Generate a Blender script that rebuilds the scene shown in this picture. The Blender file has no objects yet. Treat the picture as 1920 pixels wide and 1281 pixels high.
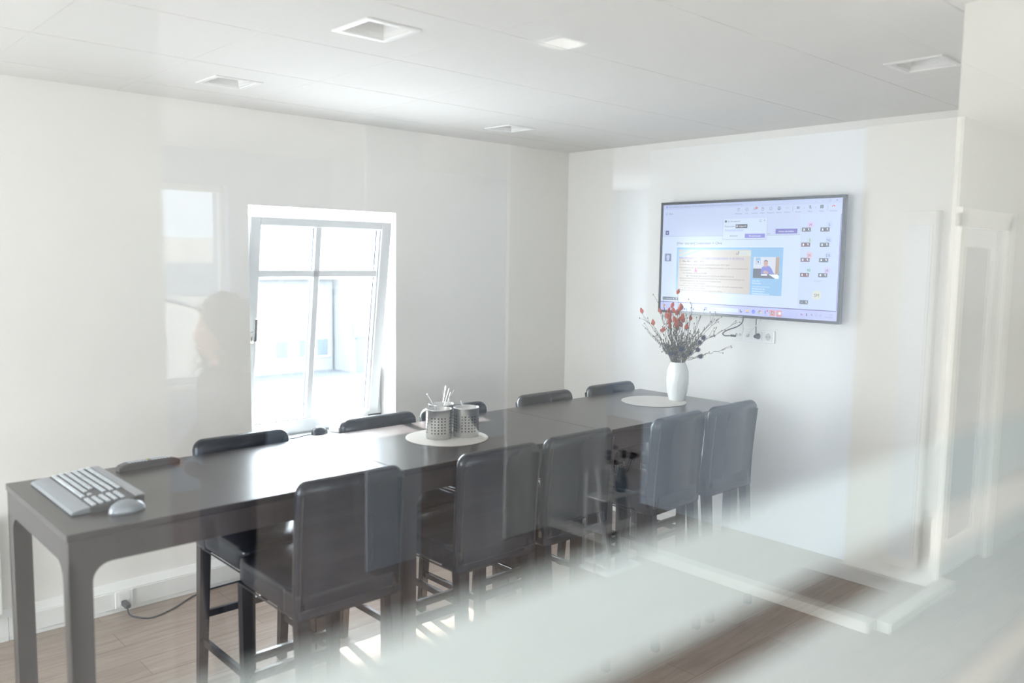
import bpy, bmesh, math, random
from mathutils import Vector, Matrix
random.seed(7)
S = bpy.context.scene
C = S.collection
PI = math.pi

# ------------------------------------------------------------------ camera
F_PX, YAW, PITCH, ROLL = 1578.393, 0.7479, -0.0986, 0.0146
CX, CY, CZ = -0.6782, -2.6358, 1.8779
fwd = Vector((math.sin(YAW)*math.cos(PITCH), math.cos(YAW)*math.cos(PITCH), math.sin(PITCH)))
rgt = Vector((math.cos(YAW), -math.sin(YAW), 0)); upv = rgt.cross(fwd)
r2 = rgt*math.cos(ROLL)+upv*math.sin(ROLL); u2 = -rgt*math.sin(ROLL)+upv*math.cos(ROLL)
cam = bpy.data.cameras.new('camera'); cam_o = bpy.data.objects.new('camera', cam); C.objects.link(cam_o)
M = Matrix(((r2.x, u2.x, -fwd.x, CX), (r2.y, u2.y, -fwd.y, CY), (r2.z, u2.z, -fwd.z, CZ), (0, 0, 0, 1)))
cam_o.matrix_world = M
cam.sensor_width = 36; cam.lens = F_PX/1920*36
cam.clip_start = 0.02; cam.clip_end = 500
cam.dof.use_dof = True; cam.dof.focus_distance = 4.9; cam.dof.aperture_fstop = 1.75
S.camera = cam_o
S.cycles.sample_clamp_indirect = 8.0
S.view_settings.view_transform = 'Standard'; S.view_settings.look = 'None'
S.view_settings.gamma = 1; S.view_settings.use_curve_mapping = False
S.view_settings.exposure = 0.12

# ------------------------------------------------------------------ world, sun, window daylight, added fills
W = bpy.data.worlds.new('world'); S.world = W; W.use_nodes = True
wn = W.node_tree; bgn = wn.nodes['Background']; bgn.inputs[0].default_value = (0.80, 0.90, 1.0, 1)
# hazy sky, brightest around the sun's side (+y), paler and calmer on the opposite side
wtc = wn.nodes.new('ShaderNodeTexCoord'); wdot = wn.nodes.new('ShaderNodeVectorMath'); wdot.operation = 'DOT_PRODUCT'
wdot.inputs[1].default_value = (0.15, 0.93, 0.33); wn.links.new(wtc.outputs['Generated'], wdot.inputs[0])
wmr = wn.nodes.new('ShaderNodeMapRange'); wmr.inputs['From Min'].default_value = -1.0; wmr.inputs['From Max'].default_value = 1.0
wmr.inputs['To Min'].default_value = 8.0; wmr.inputs['To Max'].default_value = 12.0; wmr.interpolation_type = 'SMOOTHSTEP'
wn.links.new(wdot.outputs['Value'], wmr.inputs['Value']); wn.links.new(wmr.outputs[0], bgn.inputs[1])
sun = bpy.data.lights.new('sun', 'SUN'); sun.energy = 45; sun.angle = 0.009; sun.color = (1.0, 0.95, 0.86)
sun_o = bpy.data.objects.new('sun', sun); C.objects.link(sun_o)
sun_o.rotation_euler = Vector((-0.24, -1.484, -1.0)).to_track_quat('-Z', 'Y').to_euler()

def area(name, loc, dirv, sx, sy, e, col=(1, 1, 1), spread=PI):
    l = bpy.data.lights.new(name, 'AREA'); l.shape = 'RECTANGLE'; l.size = sx; l.size_y = sy; l.energy = e; l.color = col
    l.spread = spread
    o = bpy.data.objects.new(name, l); C.objects.link(o); o.location = loc
    o.rotation_euler = Vector(dirv).to_track_quat('-Z', 'Z').to_euler(); return o
# daylight at the room window; the rest are fills at added openings
area('daylight_room_window', (2.0, 2.21, 1.48), (0, -1, 0.03), 0.95, 1.25, 50, (0.86, 0.93, 1.0))
area('added_side_fill', (-2.62, 0.75, 1.55), (1, 0.1, -0.06), 1.7, 1.4, 42, (1.0, 0.985, 0.95))  # fill from an unseen opening added to brighten the room
area('added_office_fill', (-0.9, -9.02, 1.65), (0.25, 1, 0.0), 3.4, 1.5, 270, (0.97, 0.985, 1.0))  # added out of view to push light through the glass
area('added_corridor_fill', (-3.05, -3.0, 1.5), (1, 0, 0), 1.1, 2.2, 60, (0.93, 0.97, 1.0))  # added light at an unseen opening in the corridor end
area('added_office_side_fill', (-3.05, -6.2, 1.6), (1, 0, 0), 3.6, 1.6, 200, (0.92, 0.96, 1.0))  # added office light, its opening kept out of sight
area('added_lounge_fill', (6.1, -9.0, 1.7), (-0.15, 1, 0), 0.9, 1.5, 75, (0.84, 0.92, 1.0))  # added behind the wall panel to brighten the lounge

# ------------------------------------------------------------------ materials
def mat(name, col, rough=0.5, metal=0.0, spec=0.5, bump=None, var=None, emit=None, coat=0.0, trans=0.0):
    m = bpy.data.materials.new(name); m.use_nodes = True; nt = m.node_tree; b = nt.nodes['Principled BSDF']
    b.inputs['Base Color'].default_value = (*col, 1); b.inputs['Roughness'].default_value = rough
    b.inputs['Metallic'].default_value = metal; b.inputs['Specular IOR Level'].default_value = spec
    b.inputs['Coat Weight'].default_value = coat; b.inputs['Transmission Weight'].default_value = trans
    if emit:
        b.inputs['Emission Color'].default_value = (*emit[0], 1); b.inputs['Emission Strength'].default_value = emit[1]
    if bump or var:
        tc = nt.nodes.new('ShaderNodeTexCoord')
    if bump:
        n = nt.nodes.new('ShaderNodeTexNoise'); n.inputs['Scale'].default_value = bump[0]; n.inputs['Detail'].default_value = 4
        bp = nt.nodes.new('ShaderNodeBump'); bp.inputs['Strength'].default_value = bump[1]; bp.inputs['Distance'].default_value = 0.004
        nt.links.new(tc.outputs['Object'], n.inputs['Vector']); nt.links.new(n.outputs[0], bp.inputs['Height'])
        nt.links.new(bp.outputs[0], b.inputs['Normal'])
    if var:
        n = nt.nodes.new('ShaderNodeTexNoise'); n.inputs['Scale'].default_value = var[0]; n.inputs['Detail'].default_value = 3
        mx = nt.nodes.new('ShaderNodeMix'); mx.data_type = 'RGBA'
        mx.inputs[6].default_value = (*col, 1); mx.inputs[7].default_value = (*[c*var[1] for c in col], 1)
        nt.links.new(tc.outputs['Object'], n.inputs['Vector']); nt.links.new(n.outputs[0], mx.inputs[0])
        nt.links.new(mx.outputs[2], b.inputs['Base Color'])
    return m

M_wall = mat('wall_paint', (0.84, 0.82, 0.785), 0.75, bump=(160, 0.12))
M_ceil = mat('ceiling_tile', (0.80, 0.79, 0.77), 0.8, bump=(300, 0.08))
M_pier = mat('shaded_wall_paint', (0.70, 0.68, 0.635), 0.75, bump=(160, 0.12))  # wall paint darkened to put shade into the pier's colour
M_gap = mat('ceiling_grid', (0.42, 0.41, 0.40), 0.8)
M_white = mat('white_lacquer', (0.84, 0.84, 0.83), 0.35)
M_upvc = mat('white_window_profile', (0.85, 0.87, 0.89), 0.3)
M_gasket = mat('grey_gasket', (0.10, 0.12, 0.16), 0.6)
M_trunk = mat('white_trunking', (0.80, 0.80, 0.78), 0.4)
M_line = mat('grey_joint', (0.35, 0.35, 0.35), 0.6)
M_leather = mat('black_leather', (0.013, 0.018, 0.028), 0.27, bump=(30, 0.12))
M_seam = mat('black_piping', (0.022, 0.023, 0.028), 0.45)
M_legs = mat('black_stained_wood', (0.012, 0.014, 0.020), 0.22, bump=(60, 0.1))
M_steel = mat('brushed_steel', (0.72, 0.72, 0.71), 0.28, 1.0)
M_steel_d = mat('dark_hole', (0.02, 0.02, 0.022), 0.7)
M_ceramic = mat('white_ceramic', (0.86, 0.87, 0.87), 0.22, coat=0.3)
M_placemat = mat('cream_placemat', (0.70, 0.66, 0.60), 0.7, bump=(500, 0.3))
M_black = mat('black_plastic', (0.02, 0.02, 0.024), 0.35)
M_blackg = mat('gloss_black_plastic', (0.015, 0.016, 0.020), 0.12)
M_grey = mat('grey_plastic', (0.30, 0.31, 0.33), 0.4)
M_rembody = mat('dark_grey_plastic', (0.07, 0.07, 0.08), 0.4)
M_silver = mat('silver_plastic', (0.33, 0.36, 0.40), 0.28, 0.35)
M_key = mat('pale_keycap', (0.62, 0.66, 0.70), 0.4)
M_keybed = mat('grey_key_bed', (0.07, 0.07, 0.08), 0.5)
M_red = mat('red_rubber', (0.6, 0.08, 0.06), 0.5)
M_green = mat('green_rubber', (0.10, 0.45, 0.15), 0.5)
M_yellow = mat('yellow_rubber', (0.7, 0.5, 0.06), 0.5)
M_blue = mat('blue_rubber', (0.06, 0.15, 0.55), 0.5)
M_cablew = mat('white_cable', (0.75, 0.75, 0.76), 0.5)
M_cableb = mat('dark_cable', (0.03, 0.035, 0.05), 0.5)
M_pod = mat('orange_pod', (0.62, 0.10, 0.035), 0.6, var=(60, 0.7))
M_twig = mat('brown_twig', (0.10, 0.075, 0.06), 0.8)
M_stem = mat('olive_stem', (0.15, 0.15, 0.085), 0.8)
M_thistle = mat('blue_thistle', (0.045, 0.05, 0.10), 0.8)
M_paper = mat('white_paper', (0.86, 0.86, 0.86), 0.7)
M_skin = mat('skin', (0.55, 0.34, 0.26), 0.5)
M_hair = mat('brown_hair', (0.035, 0.022, 0.016), 0.6)
M_cloth = mat('dark_jumper', (0.035, 0.035, 0.045), 0.85)
M_jeans = mat('dark_trousers', (0.03, 0.04, 0.07), 0.85)
M_lips = mat('lips', (0.45, 0.14, 0.13), 0.5)
M_eye = mat('eye_white', (0.8, 0.8, 0.8), 0.3)

def wood_mat(name, c0, c1, axis, rough, scale=(1, 14, 14), spec=0.5, planks=None):
    m = bpy.data.materials.new(name); m.use_nodes = True; nt = m.node_tree; b = nt.nodes['Principled BSDF']
    tc = nt.nodes.new('ShaderNodeTexCoord'); mp = nt.nodes.new('ShaderNodeMapping'); mp.inputs['Scale'].default_value = scale
    nt.links.new(tc.outputs['Object'], mp.inputs['Vector'])
    n = nt.nodes.new('ShaderNodeTexNoise'); n.inputs['Scale'].default_value = 2.5; n.inputs['Detail'].default_value = 8; n.inputs['Roughness'].default_value = 0.65
    n.inputs['Distortion'].default_value = 0.6
    nt.links.new(mp.outputs[0], n.inputs['Vector'])
    cr = nt.nodes.new('ShaderNodeValToRGB'); cr.color_ramp.elements[0].position = 0.3; cr.color_ramp.elements[1].position = 0.72
    cr.color_ramp.elements[0].color = (*c0, 1); cr.color_ramp.elements[1].color = (*c1, 1)
    nt.links.new(n.outputs[0], cr.inputs[0])
    out = cr.outputs[0]
    if planks:
        br = nt.nodes.new('ShaderNodeTexBrick'); br.inputs['Scale'].default_value = 1.0
        br.inputs['Brick Width'].default_value = 1.22; br.inputs['Row Height'].default_value = 0.18; br.inputs['Mortar Size'].default_value = 0.002
        br.inputs['Color1'].default_value = (1, 1, 1, 1); br.inputs['Color2'].default_value = (0.80, 0.78, 0.76, 1); br.inputs['Mortar'].default_value = (0.55, 0.5, 0.45, 1)
        nt.links.new(tc.outputs['Object'], br.inputs['Vector'])
        mx = nt.nodes.new('ShaderNodeMix'); mx.data_type = 'RGBA'; mx.blend_type = 'MULTIPLY'; mx.inputs[0].default_value = 1
        nt.links.new(out, mx.inputs[6]); nt.links.new(br.outputs[0], mx.inputs[7]); out = mx.outputs[2]
    nt.links.new(out, b.inputs['Base Color'])
    bp = nt.nodes.new('ShaderNodeBump'); bp.inputs['Strength'].default_value = 0.12; bp.inputs['Distance'].default_value = 0.002
    nt.links.new(n.outputs[0], bp.inputs['Height']); nt.links.new(bp.outputs[0], b.inputs['Normal'])
    b.inputs['Roughness'].default_value = rough; b.inputs['Specular IOR Level'].default_value = spec
    return m
M_floor = wood_mat('oak_plank_floor', (0.23, 0.175, 0.145), (0.38, 0.305, 0.255), 0, 0.42, (1.2, 12, 12), 0.5, True)
M_table = wood_mat('dark_brown_veneer', (0.030, 0.026, 0.029), (0.056, 0.048, 0.051), 0, 0.26, (1.0, 16, 16))
M_tleg = wood_mat('dark_brown_legs', (0.040, 0.033, 0.036), (0.065, 0.054, 0.057), 0, 0.38, (16, 16, 1.0))

def glass_mat(name, ior=1.5, tint=(1, 1, 1), haze=0.0):
    m = bpy.data.materials.new(name); m.use_nodes = True; nt = m.node_tree; nt.nodes.clear()
    o = nt.nodes.new('ShaderNodeOutputMaterial'); mx = nt.nodes.new('ShaderNodeMixShader')
    tr = nt.nodes.new('ShaderNodeBsdfTransparent'); tr.inputs[0].default_value = (*tint, 1)
    gl = nt.nodes.new('ShaderNodeBsdfGlossy'); gl.inputs['Roughness'].default_value = 0.0; gl.inputs[0].default_value = (1, 1, 1, 1)
    fr = nt.nodes.new('ShaderNodeFresnel'); geo = nt.nodes.new('ShaderNodeNewGeometry')
    mi = nt.nodes.new('ShaderNodeMix'); mi.data_type = 'FLOAT'; mi.inputs[2].default_value = ior; mi.inputs[3].default_value = 1/ior
    nt.links.new(geo.outputs['Backfacing'], mi.inputs[0]); nt.links.new(mi.outputs[0], fr.inputs['IOR'])
    nt.links.new(fr.outputs[0], mx.inputs[0]); nt.links.new(tr.outputs[0], mx.inputs[1]); nt.links.new(gl.outputs[0], mx.inputs[2])
    nt.links.new(mx.outputs[0], o.inputs[0]); return m
M_glass = glass_mat('clear_glass', 1.5, (0.985, 0.992, 0.988))
M_tint = glass_mat('dimming_glass', 1.5, (0.70, 0.72, 0.74))  # tint added to dim the bright view behind the narrow window

m = bpy.data.materials.new('frosted_film'); m.use_nodes = True; nt = m.node_tree; nt.nodes.clear()
o_ = nt.nodes.new('ShaderNodeOutputMaterial'); df = nt.nodes.new('ShaderNodeBsdfDiffuse'); tl = nt.nodes.new('ShaderNodeBsdfTranslucent'); tp = nt.nodes.new('ShaderNodeBsdfTransparent')
df.inputs[0].default_value = (0.70, 0.74, 0.74, 1); tl.inputs[0].default_value = (0.70, 0.74, 0.74, 1)
m1 = nt.nodes.new('ShaderNodeMixShader'); m1.inputs[0].default_value = 0.55; m2 = nt.nodes.new('ShaderNodeMixShader'); m2.inputs[0].default_value = 0.88
nt.links.new(df.outputs[0], m1.inputs[1]); nt.links.new(tl.outputs[0], m1.inputs[2]); nt.links.new(tp.outputs[0], m2.inputs[1]); nt.links.new(m1.outputs[0], m2.inputs[2]); nt.links.new(m2.outputs[0], o_.inputs[0])
M_film = m

# ------------------------------------------------------------------ helpers
def new_bm(): return bmesh.new()
def add_box(bm, x0, y0, z0, x1, y1, z1, bev=0.0, seg=2, mi=0):
    nb = bmesh.new(); bmesh.ops.create_cube(nb, size=1)
    bmesh.ops.scale(nb, vec=(abs(x1-x0), abs(y1-y0), abs(z1-z0)), verts=nb.verts)
    bmesh.ops.translate(nb, vec=((x0+x1)/2, (y0+y1)/2, (z0+z1)/2), verts=nb.verts)
    if bev > 0: bmesh.ops.bevel(nb, geom=nb.edges[:], offset=bev, segments=seg, profile=0.5, affect='EDGES')
    for f in nb.faces: f.material_index = mi
    merge(bm, nb)
def merge(bm, nb):
    me = bpy.data.meshes.new('t'); nb.to_mesh(me); nb.free(); bm.from_mesh(me); bpy.data.meshes.remove(me)
def add_tube(bm, pts, rad, seg=8, mi=0, cap=True):
    pts = [Vector(p) for p in pts]; n = len(pts); rads = rad if isinstance(rad, (list, tuple)) else [rad]*n
    rings = []; prev = None
    for i, p in enumerate(pts):
        t = (pts[min(i+1, n-1)]-pts[max(i-1, 0)]).normalized()
        if prev is None:
            a = Vector((0, 0, 1)) if abs(t.z) < 0.9 else Vector((1, 0, 0)); nrm = t.cross(a).normalized()
        else: nrm = (prev - t*prev.dot(t)).normalized()
        prev = nrm; bn = t.cross(nrm)
        rings.append([bm.verts.new(p+(nrm*math.cos(2*PI*k/seg)+bn*math.sin(2*PI*k/seg))*rads[i]) for k in range(seg)])
    for i in range(n-1):
        for k in range(seg):
            f = bm.faces.new((rings[i][k], rings[i][(k+1) % seg], rings[i+1][(k+1) % seg], rings[i+1][k])); f.material_index = mi; f.smooth = True
    if cap:
        for r in (rings[0][::-1], rings[-1]):
            f = bm.faces.new(r); f.material_index = mi
def smooth_path(ctrl, n=8):
    P = [Vector(p) for p in ctrl]; out = []
    for i in range(len(P)-1):
        p0 = P[max(i-1, 0)]; p1 = P[i]; p2 = P[i+1]; p3 = P[min(i+2, len(P)-1)]
        for k in range(n):
            t = k/n
            out.append(0.5*((2*p1)+(-p0+p2)*t+(2*p0-5*p1+4*p2-p3)*t*t+(-p0+3*p1-3*p2+p3)*t**3))
    out.append(P[-1]); return out
def add_lathe(bm, prof, seg=32, cx=0, cy=0, mi=0, caps=True):
    rings = []
    for r, z in prof:
        rings.append([bm.verts.new((cx+r*math.cos(2*PI*k/seg), cy+r*math.sin(2*PI*k/seg), z)) for k in range(seg)])
    for i in range(len(rings)-1):
        for k in range(seg):
            f = bm.faces.new((rings[i][k], rings[i][(k+1) % seg], rings[i+1][(k+1) % seg], rings[i+1][k])); f.smooth = True; f.material_index = mi
    if caps:
        f = bm.faces.new(rings[0][::-1]); f.material_index = mi
        f = bm.faces.new(rings[-1]); f.material_index = mi
def add_ball(bm, c, r, sc=(1, 1, 1), seg=10, mi=0):
    nb = bmesh.new(); bmesh.ops.create_uvsphere(nb, u_segments=seg, v_segments=max(6, seg//2+2), radius=r)
    bmesh.ops.scale(nb, vec=sc, verts=nb.verts); bmesh.ops.translate(nb, vec=c, verts=nb.verts)
    for f in nb.faces: f.smooth = True; f.material_index = mi
    merge(bm, nb)
def add_prism(bm, poly, a0, a1, axis='y', mi=0):
    """poly: list of 2D points; extruded along axis"""
    def P(p, a):
        if axis == 'y': return (p[0], a, p[1])
        if axis == 'x': return (a, p[0], p[1])
        return (p[0], p[1], a)
    v0 = [bm.verts.new(P(p, a0)) for p in poly]; v1 = [bm.verts.new(P(p, a1)) for p in poly]
    n = len(poly); fs = [bm.faces.new(v0), bm.faces.new(v1[::-1])]
    for i in range(n): fs.append(bm.faces.new((v0[i], v1[i], v1[(i+1) % n], v0[(i+1) % n])))
    for f in fs: f.material_index = mi
def obj(name, bm, mats, parent=None, smooth=False, fix=True):
    if fix: bmesh.ops.recalc_face_normals(bm, faces=bm.faces)
    me = bpy.data.meshes.new(name); bm.to_mesh(me); bm.free()
    for mm in (mats if isinstance(mats, (list, tuple)) else [mats]): me.materials.append(mm)
    if smooth:
        for p in me.polygons: p.use_smooth = True
    o = bpy.data.objects.new(name, me); C.objects.link(o)
    if parent is not None: o.parent = parent
    return o
def thing(name, label, cat, loc=(0, 0, 0), rotz=0.0, group=None):
    o = bpy.data.objects.new(name, None); C.objects.link(o); o.location = loc; o.rotation_euler = (0, 0, rotz)
    o.empty_display_size = 0.1
    o['label'] = label; o['category'] = cat
    if group: o['group'] = group
    return o
def tag(o, label, cat, group=None):
    o['label'] = label; o['category'] = cat
    if group: o['group'] = group
    return o
def struct(name, bm, m, label=None, parent=None):
    o = obj(name, bm, m, parent)
    if parent is None:
        o['kind'] = 'structure'
        if label: o['label'] = label; o['category'] = name.split('_')[0]
    return o
def dup(root, loc, rotz, label, group=None):
    r = root.copy(); C.objects.link(r); r.location = loc; r.rotation_euler = (0, 0, rotz); r['label'] = label
    if group: r['group'] = group
    for ch in list(root.children):
        c = ch.copy(); C.objects.link(c); c.parent = r
        for g in list(ch.children):
            d = g.copy(); C.objects.link(d); d.parent = c
    return r

# ------------------------------------------------------------------ room shell
XL, XR, YW, YG, H = -2.60, 4.11, 1.912, -2.446, 2.69      # left wall, screen wall, window wall, glass, ceiling
YB = -8.78                                              # far office wall behind the glass corridor
def V(y): return 2*YG - y                                  # a spot seen mirrored in the glass -> where it really stands

bm = new_bm(); add_box(bm, -3.2, -9.0, -0.12, 9.2, YW+0.05, 0.0)
struct('floor', bm, M_floor, 'oak plank floor with straight grain running along the table')
# window wall with the opening
wx0, wx1, wz0, wz1 = 1.49, 2.50, 0.76, 2.158
bm = new_bm(); T = 0.28
add_box(bm, XL-0.3, YW, -0.1, wx0, YW+T, 2.95); add_box(bm, wx1, YW, -0.1, XR+0.3, YW+T, 2.95)
add_box(bm, wx0, YW, -0.1, wx1, YW+T, wz0); add_box(bm, wx0, YW, wz1, wx1, YW+T, 2.95)
struct('wall_back', bm, M_wall, 'plain off-white wall around the tilted white window')
bm = new_bm(); add_box(bm, XR, -1.591, -0.1, XR+0.2, YW, 2.95)
struct('wall_right', bm, M_wall, 'off-white wall carrying the large screen')
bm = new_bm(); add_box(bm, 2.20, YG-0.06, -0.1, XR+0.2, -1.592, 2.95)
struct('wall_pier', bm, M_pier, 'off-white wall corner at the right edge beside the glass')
# left end wall outside the frame, with an opening added for fill light
bm = new_bm()
add_box(bm, XL-0.2, YG, -0.1, XL, -0.12, 2.95); add_box(bm, XL-0.2, 1.62, -0.1, XL, YW, 2.95)
add_box(bm, XL-0.2, -0.12, -0.1, XL, 1.62, 0.82); add_box(bm, XL-0.2, -0.12, 2.28, XL, 1.62, 2.95)
struct('wall_left', bm, M_wall, 'off-white wall at the near end of the room')

# ceilings made of tiles, with square cut-outs for the downlights
LAMPS = [(1.08, 0.0), (1.11, 1.29), (2.97, 1.34), (2.935, -1.18)]
CLAMPS = [(1.675, V(-0.36), 0.15, True), (-1.0, -3.1, 0.15, True)]  # second lamp is added out of view to light the room
def tiles(name, xs, ys, holes, label):
    bm = new_bm(); g = 0.0022
    for i in range(len(xs)-1):
        for j in range(len(ys)-1):
            x0, x1, y0, y1 = xs[i]+g*0.45, xs[i+1]-g*0.45, ys[j]+g, ys[j+1]-g
            rects = [(x0, y0, x1, y1)]
            for hx, hy, hh in holes:
                a0, a1, b0, b1 = hx-hh, hx+hh, hy-hh, hy+hh; nr = []
                for (p0, q0, p1, q1) in rects:
                    if a1 <= p0 or a0 >= p1 or b1 <= q0 or b0 >= q1: nr.append((p0, q0, p1, q1)); continue
                    if a0 > p0: nr.append((p0, q0, a0, q1))
                    if a1 < p1: nr.append((a1, q0, p1, q1))
                    c0, c1 = max(p0, a0), min(p1, a1)
                    if b0 > q0: nr.append((c0, q0, c1, b0))
                    if b1 < q1: nr.append((c0, b1, c1, q1))
                rects = nr
            for (p0, q0, p1, q1) in rects: add_box(bm, p0, q0, H, p1, q1, H+0.018)
    # carrier grid above the tiles (not over the cut-outs)
    X0, X1, Y0, Y1 = xs[0], xs[-1], ys[0], ys[-1]
    rects = [(X0, Y0, X1, Y1)]
    for hx, hy, hh in holes:
        a0, a1, b0, b1 = hx-hh, hx+hh, hy-hh, hy+hh; nr = []
        for (p0, q0, p1, q1) in rects:
            if a1 <= p0 or a0 >= p1 or b1 <= q0 or b0 >= q1: nr.append((p0, q0, p1, q1)); continue
            if a0 > p0: nr.append((p0, q0, a0, q1))
            if a1 < p1: nr.append((a1, q0, p1, q1))
            c0, c1 = max(p0, a0), min(p1, a1)
            if b0 > q0: nr.append((c0, q0, c1, b0))
            if b1 < q1: nr.append((c0, b1, c1, q1))
        rects = nr
    for (p0, q0, p1, q1) in rects: add_box(bm, p0, q0, H+0.019, p1, q1, H+0.03, mi=1)
    return struct(name, bm, [M_ceil, M_gap], label)
xs = [XL]+[0.192+0.602*k for k in range(-4, 7)]+[XR]
ys = [YG]+[0.963-0.630*k for k in range(5, -1, -1)]+[1.593, YW]
ys = sorted(set(round(v, 3) for v in ys if v >= YG and v <= YW))
tiles('ceiling', xs, ys, [(a, b, 0.085) for a, b in LAMPS], 'white tiled ceiling of the meeting room with square downlights')
xs2 = [-3.2]+[-3.0+0.62*k for k in range(1, 20)]+[9.2]
ys2 = [-9.0, -8.55]+[-8.55+0.62*k for k in range(1, 10)]+[YG-0.001]
tiles('ceiling_corridor', xs2, ys2, [(a, b, h/2) for a, b, h, _ in CLAMPS], 'white tiled ceiling behind the glass wall')

# ------------------------------------------------------------------ recessed square downlights
def downlight(x, y, hh, label, lit):
    t = thing('ceiling_light', label, 'ceiling light', (x, y, H), 0, 'recessed square downlights')
    bm = new_bm(); w = hh+0.016; i = hh-0.006
    for (a, b, c, d) in ((-w, -w, w, -i), (-w, i, w, w), (-w, -i, -i, i), (i, -i, w, i)): add_box(bm, a, b, -0.006, c, d, 0.0, 0.0012, 1)
    obj('frame', bm, M_white, t)
    bm = new_bm(); k = i*0.62; zt = 0.075
    lo = [(-i, -i), (i, -i), (i, i), (-i, i)]; hi = [(-k, -k), (k, -k), (k, k), (-k, k)]
    for q in range(4):
        a, b = lo[q], lo[(q+1) % 4]; c, d = hi[(q+1) % 4], hi[q]
        bm.faces.new([bm.verts.new((a[0], a[1], -0.004)), bm.verts.new((b[0], b[1], -0.004)), bm.verts.new((c[0], c[1], zt)), bm.verts.new((d[0], d[1], zt))])
    obj('reflector', bm, M_white, t, fix=False)
    bm = new_bm(); add_box(bm, -k, -k, zt, k, k, zt+0.006)
    obj('diffuser', bm, M_lit if lit else M_off, t)
    if lit:
        l = bpy.data.lights.new('lamp', 'AREA'); l.size = 2*k; l.energy = 18; l.color = (1.0, 0.96, 0.90)
        lo_ = bpy.data.objects.new('lamp_light', l); C.objects.link(lo_); lo_.parent = t; lo_.location = (0, 0, zt-0.004)
    return t
M_lit = mat('lit_diffuser', (0.9, 0.9, 0.88), 0.5, emit=((1.0, 0.96, 0.88), 22.0))
M_off = mat('unlit_diffuser', (0.72, 0.72, 0.71), 0.4)
for (a, b), lb in zip(LAMPS, ['unlit square ceiling light nearest the camera, above the middle of the table',
                              'unlit square ceiling light high above the left side of the window',
                              'unlit square ceiling light near the far corner by the window wall',
                              'unlit square ceiling light at the far right above the screen']):
    downlight(a, b, 0.100, lb, False)
for (a, b, h, lit), lb in zip(CLAMPS, ['glowing square ceiling light mirrored in the glass between the unlit ones',
                                       'added glowing square ceiling light, out of view at the near end of the corridor behind the glass']):
    downlight(a, b, h/2, lb, lit)

# ------------------------------------------------------------------ tilted window
win = bpy.data.objects.new('window_1', None); C.objects.link(win); win.location = (0, 0, 0); win['kind'] = 'structure'
win['label'] = 'white four-pane window tilted inwards above the table'; win['category'] = 'window'
yf = 2.085
bm = new_bm()
for (a, b, c, d) in ((wx0, wz0, wx0+0.035, wz1), (wx1-0.035, wz0, wx1, wz1), (wx0+0.035, wz0, wx1-0.035, wz0+0.04), (wx0+0.035, wz1-0.035, wx1-0.035, wz1)):
    add_box(bm, a, yf, b, c, yf+0.07, d, 0.004, 1)
obj('outer_frame', bm, M_upvc, win)
# sash, built around its bottom hinge line, then tilted
sz0, sz1 = 0.775, 2.105; sx0, sx1 = 1.503, 2.462; tilt = math.atan2(0.155, 1.2)
sash = bpy.data.objects.new('sash', None); C.objects.link(sash); sash.parent = win
sash.location = (0, yf-0.005, sz0+0.02); sash.rotation_euler = (tilt, 0, 0)
def tl_(z): return z-(sz0+0.02)
bm = new_bm(); gx0, gx1, gz0, gz1 = 1.572, 2.372, 0.865, 2.052
for (a, b, c, d) in ((sx0, sz0, gx0-0.006, sz1), (gx1+0.018, sz0, sx1, sz1), (gx0-0.006, sz0, gx1+0.018, gz0-0.008), (gx0-0.006, gz1+0.006, gx1+0.018, sz1)):
    add_box(bm, a, -0.012, tl_(b), c, 0.055, tl_(d), 0.005, 2)
mx_ = 1.945
zb = 1.775
add_box(bm, mx_-0.021, -0.002, tl_(gz0-0.01), mx_+0.021, 0.016, tl_(gz1+0.01), 0.004, 1)
add_box(bm, gx0-0.008, -0.002, tl_(zb-0.021), gx1+0.02, 0.0165, tl_(zb+0.021), 0.004, 1)
# glazing beads
for (a, b, c, d) in ((gx1+0.004, gz0, gx1+0.019, gz1), (gx0-0.007, gz0, gx0-0.001, gz1), (gx0, gz0-0.009, gx1, gz0-0.001), (gx0, gz1+0.001, gx1, gz1+0.007)):
    add_box(bm, a, -0.004, tl_(b), c, 0.02, tl_(d), 0.002, 1)
obj('sash_frame', bm, M_upvc, sash)
bm = new_bm()
for xa in (mx_-0.026, gx1-0.004):
    add_box(bm, xa-0.002, 0.020, tl_(gz0), xa+0.006, 0.024, tl_(gz1))
for za in (gz0+0.001, zb+0.022):
    add_box(bm, gx0, 0.020, tl_(za), gx1, 0.024, tl_(za+0.003))
obj('spacer_bar', bm, M_gasket, sash)
bm = new_bm(); add_box(bm, gx0-0.004, 0.026, tl_(gz0-0.006), gx1+0.012, 0.032, tl_(gz1+0.006))
obj('glazing', bm, M_glass, sash)
hd = new_bm(); hx = sx0+0.030
add_lathe(hd, [(0.014, -0.028), (0.014, 0.028)], 14)
for v in hd.verts: v.co = Vector((hx+v.co.x, -0.018+v.co.y*0.5, tl_(1.40)+v.co.z*1.2))
add_box(hd, hx-0.007, -0.05, tl_(1.395), hx+0.007, -0.018, tl_(1.41), 0.003, 1)
add_box(hd, hx-0.009+0.004, -0.062, tl_(1.385), hx+0.013, -0.048, tl_(1.52), 0.004, 2)
obj('handle', hd, M_steel, sash)
bm = new_bm(); add_box(bm, wx0+0.001, YW-0.03, wz0-0.03, wx1-0.001, yf, wz0+0.004, 0.004, 1)
struct('window_sill', bm, M_white, None, win)

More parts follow.
